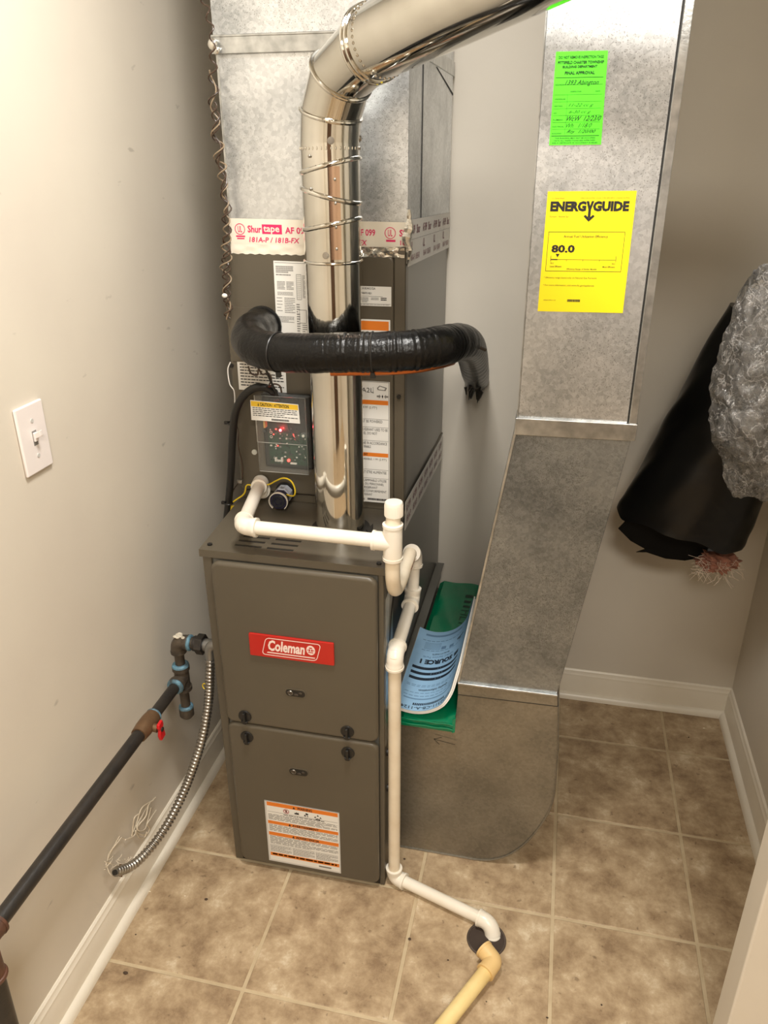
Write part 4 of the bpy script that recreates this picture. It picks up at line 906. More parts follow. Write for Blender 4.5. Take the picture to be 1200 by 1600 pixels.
K1 = P(644, 936, 'x', X); K2 = P(617.5, 1022, 'x', X); B0 = Vector((X, 0.013, 0.0185))
top = Vector((X+0.002, K1.y+0.01, top.z)); K2 = Vector((X, 0.012, K2.z)); 
elbow(top, K1-top, U[-1]-top, pv, leg=0.030, bend=0.022)
straight(top, K1, PR, 'pvc', pv); straight(K1, K2, PR, 'pvc', pv)
elbow(K1, top-K1, K2-K1, pv, leg=0.026, bend=0.014); elbow(K2, K1-K2, B0-K2, pv, leg=0.030, bend=0.020)
straight(K2, B0, PR, 'pvc_aged', pv)
DR = P(768, 1443, 'z', 0.0185)
elbow(B0, K2-B0, DR-B0, pv, leg=0.028, bend=0.020)
straight(B0, DR, PR, 'pvc', pv)
dn = Vector((0.015, -0.035, -0.075))
elbow(DR, B0-DR, dn, pv, leg=0.030, bend=0.022)
lb = Label(plane(U[3].lerp(U[4], 0.75)+Vector((0.014, -0.004, 0)), U[4]-U[3], (0, 0, 1), (1, 0, 0), 0.05, 0.006), 'pvc_aged', thick=0.0001)
lb.text('PVC 1120', 0.0, 0.95, 1.0, 0.05, 'ink_red', 0.02); lb.build('print_marks', pv)
# floor drain and old yellow drain line
dc = P(760, 1468, 'z', 0)
fd = empty('floor_drain', (dc.x, dc.y, 0), 'dark round floor drain opening where both pipes end', 'drain')
MB().torus((dc.x, dc.y, 0.0008), (0, 0, 1), 0.040, 0.0025, 40, 8).build('rim', 'drain_rim', fd)
MB().disc((dc.x, dc.y, -0.0008), (0, 0, 1), 0.040, 0.0018, 40).build('hole', 'drain_dark', fd)
ye = empty('yellowed_drain_pipe', (0.15, -0.25, 0), 'yellowed plastic pipe with elbow running from the drain toward the viewer', 'pipe')
YE = P(772, 1502, 'z', 0.026); YE2 = P(640, 1670, 'z', 0.018); up_ = P(752, 1478, 'z', 0.030)
elbow(YE, YE2-YE, up_-YE, ye, 'cpvc_fit', r=0.0185, leg=0.032, bend=0.008)
straight(YE, YE2, 0.0152, 'cpvc', ye)
# dark disc on the closed socket end, standing in for inner shade
MB().tube([YE+(up_-YE).normalized()*0.0335, YE+(up_-YE).normalized()*0.0345], 0.0125, 24).build('socket_shadow', 'drain_dark', ye)
# ------------------------------------------------------------------ overflow switch on the coil drain ports
fs_ = empty('overflow_switch', (P(440, 775, 'y', 0.25).x, 0.25, 0.86), 'small grey and navy overflow switch with round dark end, clipped beside the drain elbow', 'switch')
pa, pb = P(408, 764, 'y', 0.249), P(446, 768, 'y', 0.249)
MB().disc(pb, (0, -1, 0), 0.022, 0.003, 32).build('port_gasket', 'black_plastic', fs_)
MB().disc(pb+Vector((0, -0.003, 0)), (0, -1, 0), 0.016, 0.008, 32).build('port_ring', 'pvc', fs_)
MB().disc(pa, (0, -1, 0), 0.022, 0.003, 32).disc(pa+Vector((0, -0.003, 0)), (0, -1, 0), 0.018, 0.007, 32).build('port_ring', 'pvc', fs_)
ax_ = (P(434, 785, 'y', 0.185)-pb).normalized(); sdx = ax_.cross(Vector((0, 0, 1))).normalized(); upx = sdx.cross(ax_)
def oct_(c, r, n=8, ph=22.5): return [c+sdx*(r*math.cos(R(ph+360*k/n)))+upx*(r*math.sin(R(ph+360*k/n))) for k in range(n)]
s0 = pb+ax_*0.006
MB().prism(oct_(s0, 0.0195), ax_*0.030).build('body', 'sensor_grey', fs_, bevel=0.001)
MB().prism(oct_(s0+ax_*0.030, 0.0195), ax_*0.022).build('end_housing', 'sensor_navy', fs_, bevel=0.001)
MB().disc(s0+ax_*0.052, ax_, 0.0140, 0.003, 28).build('end_cap', 'lens', fs_, bevel=0.001)
MB().torus(s0+ax_*0.0555, ax_, 0.0075, 0.0008, 24, 6).build('cap_ring', 'sensor_navy', fs_)
clp = [s0+ax_*0.050+(sdx*math.cos(R(a))+upx*math.sin(R(a)))*0.0208 for a in range(-50, 231, 14)]
mb = MB()
for a, b_ in zip(clp, clp[1:]): mb.prism([a, b_, b_*0.93+(s0+ax_*0.050)*0.07, a*0.93+(s0+ax_*0.050)*0.07], ax_*0.006)
mb.build('clip', 'pvc', fs_)
lb = Label(plane(s0+upx*0.0182-sdx*0.0055+ax_*0.003, sdx, ax_, upx, 0.011, 0.024), 'sensor_grey', thick=0.0002)
lb.rect(0.1, 0.08, 0.9, 0.5, 'ink_grey'); lb.rect(0.2, 0.15, 0.8, 0.4, 'sensor_grey', 0.0004); lb.micro(0.1, 0.6, 0.9, 0.9, 3, 'ink', 0.5, 3)
lb.build('body_print', fs_)
for k, (pts, nm) in enumerate((([P(440, 770, 'y', 0.225), P(458, 775, 'y', 0.19), P(461, 765, 'y', 0.19), P(455, 752, 'y', 0.205), P(443, 747, 'y', 0.215), P(430, 752, 'y', 0.22), P(420, 757, 'y', 0.225), P(400, 760, 'y', 0.225), P(386, 758, 'y', 0.225), P(381, 772, 'y', 0.225), P(364, 785, 'y', 0.225), P(358, 800, 'y', 0.225)], 'wire_yellow'),
                              ([P(372, 794, 'y', 0.222), P(364, 791, 'y', 0.225), P(360, 800, 'y', 0.225)], 'wire_yellow'))):
    MB().tube(catmull(pts, 8), 0.0017, 8).build('lead_wire', nm, fs_)

# ------------------------------------------------------------------ refrigerant sensor control box
cb = empty('control_box', (-0.357, CYF, 0.91), 'clear-fronted control box with green circuit board and red lights on the coil case', 'control box')
YB0, YB1 = CYF+0.001, CYF-0.040
def qz(u, v, y): return P(u, v, 'y', y)
bl, br, tr_, tl = P(411, 734, 'y', YB1), P(489, 742, 'y', YB1), P(482, 625, 'y', YB1), P(392, 616, 'y', YB1)
x0b, x1b, z0b, z1b = -0.396, -0.283, 0.925, 1.092
MB().box((x0b+0.004, YB0-0.018, z0b+0.002), (x1b, YB0, z1b-0.002)).build('back_shell', 'black_plastic', cb, bevel=0.004)
MB().box((x0b+0.008, YB0-0.0195, z0b+0.006), (x1b-0.006, YB0-0.018, z1b-0.006)).build('tray', 'pcb_box', cb, bevel=0.0005)
def shell(x0, x1, z0, z1, y0, y1, t=0.0015):
    mb = MB(); mb.box((x0, y0, z0), (x1, y0+t, z1))
    mb.box((x0, y0+t, z0), (x0+t, y1, z1)).box((x1-t, y0+t, z0), (x1, y1, z1)).box((x0+t, y0+t, z0), (x1-t, y1, z0+t)).box((x0+t, y0+t, z1-t), (x1-t, y1, z1)); return mb
shell(x0b, x1b-0.004, z0b, z1b, YB1, YB0-0.018).build('clear_cover', 'clear_cover', cb, bevel=0.0006, smooth=False)
mb = MB(); r_ = 0.0009
for q in ([(x0b, YB1, z0b), (x1b-0.004, YB1, z0b), (x1b-0.004, YB1, z1b), (x0b, YB1, z1b), (x0b, YB1, z0b)],): mb.tube(q, r_, 6)
mb.tube([(x0b, YB1-0.001, z0b+0.066), (x1b-0.004, YB1-0.001, z0b+0.066)], r_*0.8, 6); mb.tube([(x0b-0.001, YB1, z0b+0.066), (x0b-0.001, YB1, z1b)], r_*0.9, 6)
mb.build('cover_rim', 'steel_strip', cb)
yb = YB0-0.0215
bz1 = 1.045
MB().box((-0.379, yb, 0.937), (-0.292, yb+0.0015, 1.008)).build('circuit_board', 'pcb', cb)
mb = MB(); rg = random.Random(5)
for k in range(90):
    x = rg.uniform(-0.376, -0.297); z = rg.uniform(0.940, 1.022); a = rg.uniform(0.0006, 0.0022); b_ = rg.uniform(0.0006, 0.0018)
    mb.box((x-a, yb-rg.uniform(0.001, 0.003), z-b_), (x+a, yb, z+b_), rg.choice(['chip_white', 'chip_dark', 'chip_dark', 'connector_metal', 'pcb']))
o = mb.build('components', None, cb); o['kind'] = 'stuff'
MB().box((-0.366, yb-0.006, 0.944), (-0.362, yb, 0.952)).box((-0.352, yb-0.006, 0.944), (-0.348, yb, 0.953)).box((-0.362, yb-0.004, 0.9435), (-0.350, yb, 0.9465)).box((-0.332, yb-0.004, 0.9395), (-0.318, yb, 0.9425)).build('board_connector', 'chip_white', cb)
MB().box((-0.384, yb-0.012, 1.020), (-0.380, yb, 1.035)).build('capacitor', 'capacitor', cb)
MB().disc((-0.385, yb, 1.012), (0, -1, 0), 0.0035, 0.008, 14).build('capacitor', 'lens', cb)
for x, z in ((-0.372, 1.008), (-0.372, 0.998)): MB().torus((x, yb-0.002, z), (0, 1, 0), 0.0025, 0.0008, 14, 6).build('terminal', 'chip_white', cb)
led = MB().ball((-0.3495, yb-0.005, 1.015), 0.0026).build('status_light', 'led', cb); led['label'] = 'glowing red status light'
for x, z, s_ in ((-0.360, 1.016, 0.0018), (-0.366, 1.004, 0.0016), (-0.343, 1.020, 0.0014), (-0.3355, 0.9475, 0.0034), (-0.358, 0.979, 0.0015)): MB().ball((x, yb-0.003, z), s_).build('indicator_light', 'led_dim', cb)
MB().tube(catmull([(-0.333, yb-0.004, 1.030), (-0.325, yb-0.012, 1.015), (-0.318, yb-0.01, 1.002), (-0.312, yb-0.004, 0.992)], 6), 0.0011, 6).build('jumper_wire', 'chip_dark', cb)
MB().tube(catmull([(-0.322, yb-0.003, 1.008), (-0.318, yb-0.008, 1.000), (-0.314, yb-0.004, 0.994)], 6), 0.0009, 6).build('jumper_wire', 'led_dim', cb)
MB().disc((x1b-0.010, YB1-0.003, 1.014), (0, -1, 0), 0.006, 0.003, 20).box((x1b-0.012, YB1-0.003, 1.009), (x1b+0.001, YB1+0.002, 1.019)).build('latch_ear', 'clear_cover', cb, bevel=0.001)
MB().disc((x1b-0.009, YB1-0.007, 1.014), (0, -1, 0), 0.0028, 0.002, 12).build('latch_screw', 'chip_white', cb)
q4 = [P(391, 625, 'y', YB1-0.001), P(466, 632, 'y', YB1-0.001), P(469, 662, 'y', YB1-0.001), P(393, 656, 'y', YB1-0.001)]
lb = Label(quad(q4, 0.0), 'paper')
lb.rect(0.01, 0.03, 0.99, 0.30, 'label_yellow'); lb.text('CAUTION / ATTENTION', 0.20, 0.08, 0.80, 0.25, 'ink', 0.03); lb.poly([(0.15, 0.25), (0.18, 0.25), (0.165, 0.08)], 'ink')
lb.micro(0.04, 0.34, 0.96, 0.82, 5, 'ink', 0.4, 4, 0.1); lb.micro(0.42, 0.85, 0.78, 0.96, 1, 'ink', 0.9, 5, 0.05)
lb.build('caution_label', cb, 'white caution label with yellow band')
# whip cable
wc = catmull([P(430, 614, 'y', 0.225), P(415, 606, 'y', 0.215), P(396, 607, 'y', 0.21), P(378, 622, 'y', 0.21), P(367, 648, 'y', 0.21), P(363, 690, 'y', 0.215), P(361, 735, 'y', 0.22), P(358, 775, 'y', 0.225), P(354, 815, 'y', 0.23), P(352, 850, 'y', 0.24)], 8)
pc = empty('power_cable', wc[-1], 'thick black cable looping from the control box down behind the furnace', 'cable')
MB().tube(wc, 0.0082, 16).build('sheath', 'black_plastic', pc)
for u, v in ((362, 661), (357, 786)):
    c = P(u, v, 'y', 0.218); MB().torus(c, (0.05, 0, 1), 0.009, 0.0018, 20, 6).box((c.x-0.016, c.y-0.003, c.z-0.003), (c.x-0.008, c.y+0.003, c.z+0.003)).build('cable_tie', 'black_plastic', pc)
MB().disc(P(436, 618, 'y', 0.232), (-0.5, -0.2, -0.1), 0.011, 0.012, 20).build('strain_relief', 'black_plastic', pc)

# ------------------------------------------------------------------ twisted control wires hanging down the plenum edge
def helix(ctrl, r, turns_per_m, phase, jit=0.0, seed=0):
    path = resample(catmull(ctrl, 24), 0.0035); rg = random.Random(seed); out = []; a = phase
    for i, p_ in enumerate(path):
        t = (path[min(i+1, len(path)-1)]-path[max(0, i-1)]).normalized(); s1 = t.cross(Vector((0, 1, 0))).normalized(); s2 = t.cross(s1)
        a += 0.0035*turns_per_m*2*math.pi*(1+0.35*math.sin(i*0.045+seed)); rr = r*(1+jit*math.sin(i*0.11+seed*2))
        out.append(p_+s1*(rr*math.cos(a))+s2*(rr*0.7*math.sin(a)))
    return out
YW = 0.235
wl = [P(319, -40, 'y', YW), P(320, 0, 'y', YW), P(331, 50, 'y', YW), P(333, 110, 'y', YW), P(334, 160, 'y', YW), P(339, 215, 'y', YW), P(347, 270, 'y', YW), P(354, 330, 'y', YW), P(354, 375, 'y', YW), P(353, 420, 'y', YW), P(355, 465, 'y', YW), P(358, 500, 'y', YW)]
tw = empty('control_wires', wl[-1], 'twisted brown control wires hanging along the left edge of the sheet metal plenum', 'wire')
MB().tube(helix(wl, 0.0075, 27, 0.0, 0.35, 1), 0.0015, 7).build('wire_strand', 'wire_brown', tw)
MB().tube(helix(wl[3:], 0.0085, 24, 2.4, 0.4, 5), 0.0014, 7).build('wire_strand', 'wire_light', tw)
MB().tube(helix(wl[4:], 0.0065, 30, 4.0, 0.4, 9), 0.0014, 7).build('wire_strand', 'wire_brown', tw)
MB().ball(P(351, 462, 'y', YW-0.012), 0.0045, sx=1.3, sy=0.8).build('wire_nut', 'paper', tw)
MB().tube(catmull([P(360, 566, 'y', 0.235), P(356, 578, 'y', 0.235), P(359, 600, 'y', 0.235), P(366, 612, 'y', 0.235), P(367, 640, 'y', 0.24)], 6), 0.0012, 6).build('loose_end', 'paper', tw)
MB().tube(helix([P(366, 640, 'y', 0.235), P(370, 680, 'y', 0.235), P(376, 705, 'y', 0.235), P(378, 748, 'y', 0.235)], 0.003, 16, 1, 0.4, 3), 0.0014, 6).build('wire_strand', 'wire_brown', tw)
MB().box(P(374, 752, 'y', 0.24)-Vector((0.005, 0.004, 0.004)), P(374, 752, 'y', 0.24)+Vector((0.008, 0.004, 0.004))).build('splice', 'conduit', tw, bevel=0.001)
MB().tube(catmull([P(372, 755, 'y', 0.235), P(364, 768, 'y', 0.235), P(360, 790, 'y', 0.24)], 6), 0.0012, 6).build('wire_strand', 'wire_brown', tw)
# curly loose ends below the line set
MB().tube(catmull([P(388, 572, 'y', 0.20), P(392, 583, 'y', 0.20), P(402, 586, 'y', 0.20), P(404, 577, 'y', 0.20), P(410, 585, 'y', 0.20), P(419, 583, 'y', 0.20), P(424, 592, 'y', 0.20), P(420, 604, 'y', 0.21), P(428, 600, 'y', 0.21), P(437, 603, 'y', 0.21), P(440, 613, 'y', 0.215)], 6), 0.0018, 6).build('curled_wire', 'wire_brown', tw)
MB().tube(catmull([P(412, 566, 'y', 0.19), P(418, 584, 'y', 0.195), P(426, 602, 'y', 0.205), P(434, 618, 'y', 0.212)], 6), 0.0024, 8).build('lead_wire', 'black_plastic', tw)

# ------------------------------------------------------------------ insulated refrigerant line set
lsp = [P(411, 509, 'y', 0.255), P(406, 511, 'y', 0.215), P(396, 516, 'y', 0.165), P(390, 530, 'y', 0.115), P(402, 543, 'y', 0.075), P(432, 550, 'y', 0.050), P(480, 552, 'y', 0.040), P(540, 551, 'y', 0.040), P(600, 550, 'y', 0.046), P(650, 547, 'y', 0.062), P(690, 540, 'y', 0.100), P(717, 535, 'y', 0.19), P(731, 540, 'y', 0.33), P(738, 556, 'y', 0.50), P(742, 578, 'y', 0.66), P(745, 593, 'y', 0.80)]
lp = resample(catmull(lsp, 16), 0.0022); n_ = len(lp); rad = []
for i, p_ in enumerate(lp):
    t = i/n_; base = 0.0345 if t < 0.72 else 0.0345
    core = math.exp(-((t-0.36)/0.14)**2)
    ir = 0.5+0.5*math.sin(i*0.37+1.3*math.sin(i*0.11))
    rad.append(base+core*0.0009*ir*math.sin(i*1.5+0.8*math.sin(i*0.23))+0.0005*math.sin(i*0.31))
    if t > 0.9: rad[-1] *= 1-0.6*(t-0.9)
ls = empty('insulated_line_set', lp[0], 'black foam insulated refrigerant pipe sweeping across in front of the flue pipe', 'pipe')
MB().tube(lp, rad, 40).build('insulation', 'black_tape', ls, sharp=70)
def near(u):
    best = min(range(n_), key=lambda i: abs(np.dot(np.array(lp[i])-CAM, _r2)/np.dot(np.array(lp[i])-CAM, _fw)*FPX+600-u)+ (1000 if i < n_*0.18 else 0)); return best
for u in (434, 583):
    i = near(u); t = (lp[i+2]-lp[i-2]).normalized(); MB().torus(lp[i], t, 0.0345, 0.0016, 40, 6).box(lp[i]+Vector((-0.003, -0.012, -0.043)), lp[i]+Vector((0.005, -0.004, -0.033))).build('zip_tie', 'black_plastic', ls)
MB().tube([p_+Vector((0, -0.004, -0.0335)) for p_ in lp[int(n_*0.27):int(n_*0.47)]], 0.0062, 16).build('copper_line', 'copper', ls)
i = near(727)
MB().tube(catmull([lp[i]+Vector(q) for q in ((-0.10, -0.072, -0.034), (-0.06, -0.076, -0.026), (-0.03, -0.060, -0.012), (0.0, -0.052, 0.001), (0.025, -0.040, 0.004), (0.042, -0.02, -0.006))], 6), 0.0032, 8).build('torn_wrap_edge', 'brown_pipe', ls)
rg = random.Random(3); mb = MB()
for k in range(14):
    c = lp[n_-1-rg.randint(0, 40)]+Vector((rg.uniform(-0.03, 0.03), -0.01+rg.uniform(-0.02, 0.0), -rg.uniform(0.01, 0.036)))
    mb.prism([c, c+Vector((rg.uniform(0.004, 0.014), 0, rg.uniform(-0.01, 0.01))), c+Vector((rg.uniform(-0.006, 0.008), 0, -rg.uniform(0.014, 0.03)))], (0.001, 0.002, 0))
mb.build('frayed_wrap', 'black_tape', ls, smooth=False)
MB().disc((lp[-1].x, YB-0.001, lp[-1].z), (0, -1, 0), 0.030, 0.004, 24).build('wall_plug', 'drain_dark', ls)
MB().disc(P(411, 509, 'y', CYF+0.0005), (0, -1, 0), 0.040, 0.004, 32).build('grommet', 'black_plastic', ls)

# ------------------------------------------------------------------ gas pipe on the left wall
GX, GZ = -0.560, 0.466
gp_ = empty('gas_pipe', (GX, -0.25, GZ), 'black iron gas pipe running along the left wall with tee, drip leg and union', 'pipe')
TY = 0.062
MB().tube([(GX, TY-0.01, GZ), (GX, -0.085, GZ)], 0.0125, 28).build('upper_nipple', 'black_pipe', gp_)
MB().tube([(GX, -0.125, GZ), (GX, -0.590, GZ)], 0.0135, 32).build('pipe', 'black_pipe', gp_)
tee = MB()
tee.tube([(GX, TY, GZ+0.030), (GX, TY, GZ-0.030)], 0.0165, 28).tube([(GX, TY, GZ), (GX, TY-0.030, GZ)], 0.0165, 28)
tee.tube([(GX, TY, GZ+0.032), (GX, TY, GZ+0.023)], 0.0195, 28).tube([(GX, TY, GZ-0.032), (GX, TY, GZ-0.023)], 0.0195, 28).tube([(GX, TY-0.032, GZ), (GX, TY-0.023, GZ)], 0.0195, 28)
tee.build('tee', 'brown_pipe', gp_)
MB().torus((GX, TY, GZ+0.033), (0, 0, 1), 0.0135, 0.006, 28, 10).build('thread_sealant', 'pipe_dope', gp_)
MB().torus((GX, TY-0.034, GZ), (0, 1, 0), 0.0135, 0.006, 28, 10).build('thread_sealant', 'pipe_dope', gp_)
MB().tube([(GX, TY, GZ+0.025), (GX, TY, GZ+0.085)], 0.0108, 24).build('nipple', 'brown_pipe', gp_)
MB().tube([(GX, TY, GZ-0.025), (GX, TY, GZ-0.090)], 0.0108, 24).build('drip_leg', 'brown_pipe', gp_)
MB().torus((GX, TY, GZ-0.082), (0, 0, 1), 0.012, 0.005, 28, 10).build('thread_sealant', 'pipe_dope', gp_)
MB().tube([(GX, TY, GZ-0.084), (GX, TY, GZ-0.104), (GX, TY, GZ-0.110)], [0.0165, 0.0165, 0.012], 24).build('drip_cap', 'brown_pipe', gp_)
ez = GZ+0.098
elbow((GX, TY, ez), (0, 0, -1), (1, 0, 0), gp_, 'brown_pipe', r=0.0165, leg=0.028, bend=0.018)
wd = MB(); rg = random.Random(8)
for k in range(12): wd.ball((GX+0.004+rg.uniform(-0.006, 0.014), TY+rg.uniform(-0.008, 0.008), ez+0.0145), 0.005, sz=0.5, u=8, v=6)
wd.build('sealant_smear', 'white_dope', gp_)
MB().torus((GX+0.030, TY, ez), (1, 0, 0), 0.0135, 0.005, 24, 10).build('thread_sealant', 'pipe_dope', gp_)
MB().tube([(GX+0.025, TY, ez), (GX+0.050, TY, ez)], 0.0135, 24).build('nipple', 'brown_pipe', gp_)
hx = [(GX+0.048, TY+0.0235*math.cos(R(60*k)), ez+0.0235*math.sin(R(60*k))) for k in range(6)]
MB().prism(hx, (0.017, 0, 0)).tube([(GX+0.040, TY, ez), (GX+0.048, TY, ez)], 0.0175, 24).build('union_nut', 'black_pipe', gp_, bevel=0.0015)
MB().tube([(GX+0.065, TY, ez), (GX+0.086, TY, ez)], 0.0145, 24).build('union_tail', 'connector_metal', gp_)
MB().tube([(GX+0.080, TY, ez), (FX0+0.006, TY, ez)], 0.0108, 24).build('inlet_nipple', 'pipe_dope', gp_)
# valve
vy = -0.105
MB().tube([(GX, vy+0.030, GZ), (GX, vy+0.022, GZ), (GX, vy+0.012, GZ), (GX, vy-0.012, GZ), (GX, vy-0.022, GZ), (GX, vy-0.032, GZ)], [0.0165, 0.0175, 0.0185, 0.0185, 0.0175, 0.0165], 28).tube([(GX, vy, GZ), (GX+0.026, vy, GZ-0.004)], 0.009, 16).build('valve_body', 'brass', gp_)
MB().torus((GX, vy+0.033, GZ), (0, 1, 0), 0.0135, 0.0035, 24, 8).build('thread_sealant', 'pipe_dope', gp_)
hc = Vector((GX+0.028, vy, GZ-0.004))
mb = MB().prism([hc+Vector((0, a, b_)) for a, b_ in ((-0.008, 0.016), (0.008, 0.018), (0.010, 0.006), (0.006, 0), (0.010, -0.010), (0.012, -0.024), (-0.006, -0.026), (-0.010, -0.012), (-0.006, 0), (-0.010, 0.008))], (0.007, 0, 0))
mb.build('valve_handle', 'red_handle', gp_, bevel=0.002)
MB().disc(hc+Vector((0.007, 0, 0)), (1, 0, 0), 0.005, 0.002, 12).build('handle_screw', 'black_pipe', gp_)
# lower elbow and drop at the left edge
gy = -0.612
elbow((GX, gy, GZ), (0, 1, 0), (0, 0.0, -1), gp_, 'rust_pipe', r=0.0185, leg=0.036, bend=0.024)
MB().tube([(GX, gy, GZ-0.030), (GX, gy, GZ-0.075)], [0.020, 0.020], 28).torus((GX, gy, GZ-0.072), (0, 0, 1), 0.0185, 0.005, 28, 8).build('coupling', 'rust_pipe', gp_)
MB().tube([(GX, gy, GZ-0.07), (GX-0.012, gy+0.002, 0.001)], 0.0175, 32).build('drop_pipe', 'black_pipe', gp_)
mb = MB()
pp = [(-0.4, 0.30), (0.25, 0.315), (0.35, 0.29), (0.45, 0.245), (0.2, 0.262), (-0.2, 0.258), (-0.45, 0.268)]
mb.add([(GX-0.006+0.0180*math.sin(a*1.1+0.5), gy+0.001-0.0180*math.cos(a*1.1+0.5), z) for a, z in pp], [tuple(range(len(pp)))])
mb.build('paper_scrap', 'paper', gp_, recalc=False)

# ------------------------------------------------------------------ flexible conduit
cp_ = [Vector((-0.4715, 0.036, 0.555)), P(328, 1050, 'x', -0.472), P(326, 1095, 'x', -0.480), P(318, 1145, 'x', -0.492), P(305, 1190, 'x', -0.510), P(286, 1240, 'x', -0.535), P(262, 1287, 'x', -0.560), P(235, 1325, 'x', -0.583), P(207, 1352, 'x', -0.597), P(180, 1363, 'x', -0.606)]
cpp = resample(catmull(cp_, 16), 0.00125)
fc = empty('flexible_conduit', cpp[-1], 'ribbed silver flexible metal conduit curving from the furnace side to the left baseboard', 'conduit')
MB().tube(cpp, [0.0090+0.0017*max(-0.5, math.sin(2*math.pi*k/7.0)) for k in range(len(cpp))], 20).build('ribbed_jacket', 'conduit', fc, sharp=80)
MB().tube(catmull([Vector((FX0+0.004, 0.036, 0.585)), Vector((-0.458, 0.036, 0.586)), Vector((-0.469, 0.036, 0.577)), Vector((-0.4715, 0.036, 0.55))], 6), 0.0112, 24).torus((-0.4715, 0.036, 0.545), (0, 0, 1), 0.0105, 0.0022, 24, 8).build('connector', 'connector_metal', fc)
e0 = cpp[-1]; MB().tube([e0, e0+(cpp[-1]-cpp[-12]).normalized()*0.003], 0.0055, 14).build('cut_end', 'furnace_dark', fc)
MB().prism([e0+Vector((0.004, 0.002, -0.008)), e0+Vector((0.004, 0.030, -0.010)), e0+Vector((0.004, 0.014, -0.030))], (-0.012, 0, 0)).build('wall_strap', 'brass', fc, bevel=0.001)
MB().torus(P(321, 1073, 'x', -0.485), (0.3, 1, 0), 0.008, 0.0012, 20, 6).build('ground_wire', 'wire_yellow', fc)

# ------------------------------------------------------------------ tangled string hanging on the left wall
XS = XL+0.006
def sp(u, v, d=0.0): return P(u, v, 'x', XS+d)
st_ = empty('string_tangle', sp(205, 1350), 'tangled frayed white string on the left wall above the baseboard', 'string')
strands = [[(243, 1246), (232, 1258), (228, 1275), (216, 1290), (212, 1302), (206, 1308), (196, 1312)], [(240, 1250), (222, 1262), (214, 1284), (208, 1300)], [(236, 1262), (230, 1285), (226, 1296), (217, 1298), (214, 1290), (222, 1275), (229, 1262)],
           [(244, 1266), (236, 1278), (230, 1288), (234, 1295), (228, 1304), (218, 1303), (212, 1298)], [(212, 1300), (218, 1309), (226, 1308), (229, 1300)], [(206, 1306), (208, 1290), (210, 1278), (216, 1272)], [(190, 1308), (184, 1316), (176, 1326), (171, 1336), (166, 1350)], [(187, 1306), (178, 1322), (170, 1334), (168, 1345)],
           [(166, 1350), (170, 1362), (174, 1368)], [(164, 1346), (180, 1352), (196, 1352), (204, 1350)], [(196, 1312), (190, 1310), (182, 1314)]]
for k, q in enumerate(strands):
    MB().tube(catmull([sp(u, v, 0.004+0.006*math.sin(k*2.3+i)) for i, (u, v) in enumerate(q)], 6), 0.0014 if k < 6 else 0.0009, 6).build('strand', 'string', st_)
mb = MB(); rg = random.Random(4)
for k in range(40):
    u, v = rg.uniform(162, 205), rg.uniform(1342, 1362); a = sp(u, v, rg.uniform(0, 0.01)); b_ = a+Vector((rg.uniform(0, 0.008), rg.uniform(-0.012, 0.012), rg.uniform(-0.008, 0.01)))
    mb.tube([a, a.lerp(b_, 0.5)+Vector((0.003, 0, 0.002)), b_], 0.0005, 4)
o = mb.build('frayed_fibres', 'string', st_); o['kind'] = 'stuff'

# ------------------------------------------------------------------ light switch
sw = empty('light_switch', (XL, -0.189, 1.118), 'white wall plate with a single toggle light switch on the left wall', 'switch')
MB().box((XL+0.0002, -0.2245, 1.060), (XL+0.0062, -0.1535, 1.176)).build('wall_plate', 'switch_white', sw, bevel=0.004, seg=3)
MB().box((XL+0.006, -0.1945, 1.106), (XL+0.0066, -0.1835, 1.131)).build('toggle_slot', 'ink_grey', sw)
MB().prism([(XL+0.006, -0.1935, 1.113), (XL+0.006, -0.1845, 1.113), (XL+0.006, -0.1845, 1.128), (XL+0.006, -0.1935, 1.128)], (0.004, 0, 0.0)).prism([(XL+0.008, -0.1925, 1.117), (XL+0.008, -0.1855, 1.117), (XL+0.008, -0.1855, 1.127), (XL+0.008, -0.1925, 1.127)], (0.012, 0, 0.006)).build('toggle', 'switch_white', sw, bevel=0.001)
for z in (1.148, 1.088): MB().disc((XL+0.006, -0.189, z), (1, 0, 0), 0.0034, 0.0012, 16).build('screw', 'label_silver', sw)

# ------------------------------------------------------------------ black wrapped insulation bundle
A0 = P(1062, 812, 'y', 0.62); A1 = P(1224, 504, 'y', 0.585)
axb = (A1-A0).normalized(); view = (Vector(CAM)-A0).normalized()
sx_ = axb.cross(view).normalized()
if sx_.dot(Vector(_r2)) < 0: sx_ = -sx_
sy_ = sx_.cross(axb)
bb = empty('insulation_bundle', A0, 'black plastic wrapped insulation bundle leaning in the back right corner, pink wool at its end', 'bundle')
mb = MB(); seg = 64; rings = 90; Lb = (A1-A0).length; vs = []
def brad(t, a):
    prof_ = 0.166-0.04*t
    w1 = 1+0.03*math.sin(3*a+1+4*t)+0.012*math.sin(9*a+15*t)+0.010*math.sin(17*t+2*a)
    return prof_*(w1+0.022*math.exp(-((t-0.42)/0.16)**2)*math.sin(26*t+5*a)*math.sin(3*a+9*t)+0.010*math.exp(-(t/0.09)**2)*math.sin(60*t+2*a))
for j in range(rings+1):
    t = j/rings
    for i in range(seg):
        a = 2*math.pi*i/seg; ca, sa = math.cos(a), math.sin(a)
        skew = -0.040*max(0, -ca)*max(0, 1-t*2)+0.006*math.sin(7*a)*max(0, 1-t*8)
        r = brad(t, a); vs.append(A0+axb*(t*Lb+skew)+sx_*(r*ca*0.92)+sy_*(r*sa*0.62))
fsb = [(j*seg+i, j*seg+(i+1) % seg, (j+1)*seg+(i+1) % seg, (j+1)*seg+i) for j in range(rings) for i in range(seg)]
c0 = len(vs)
for i in range(seg): v_ = vs[i]; vs.append(v_*0.55+A0*0.45+axb*0.05)
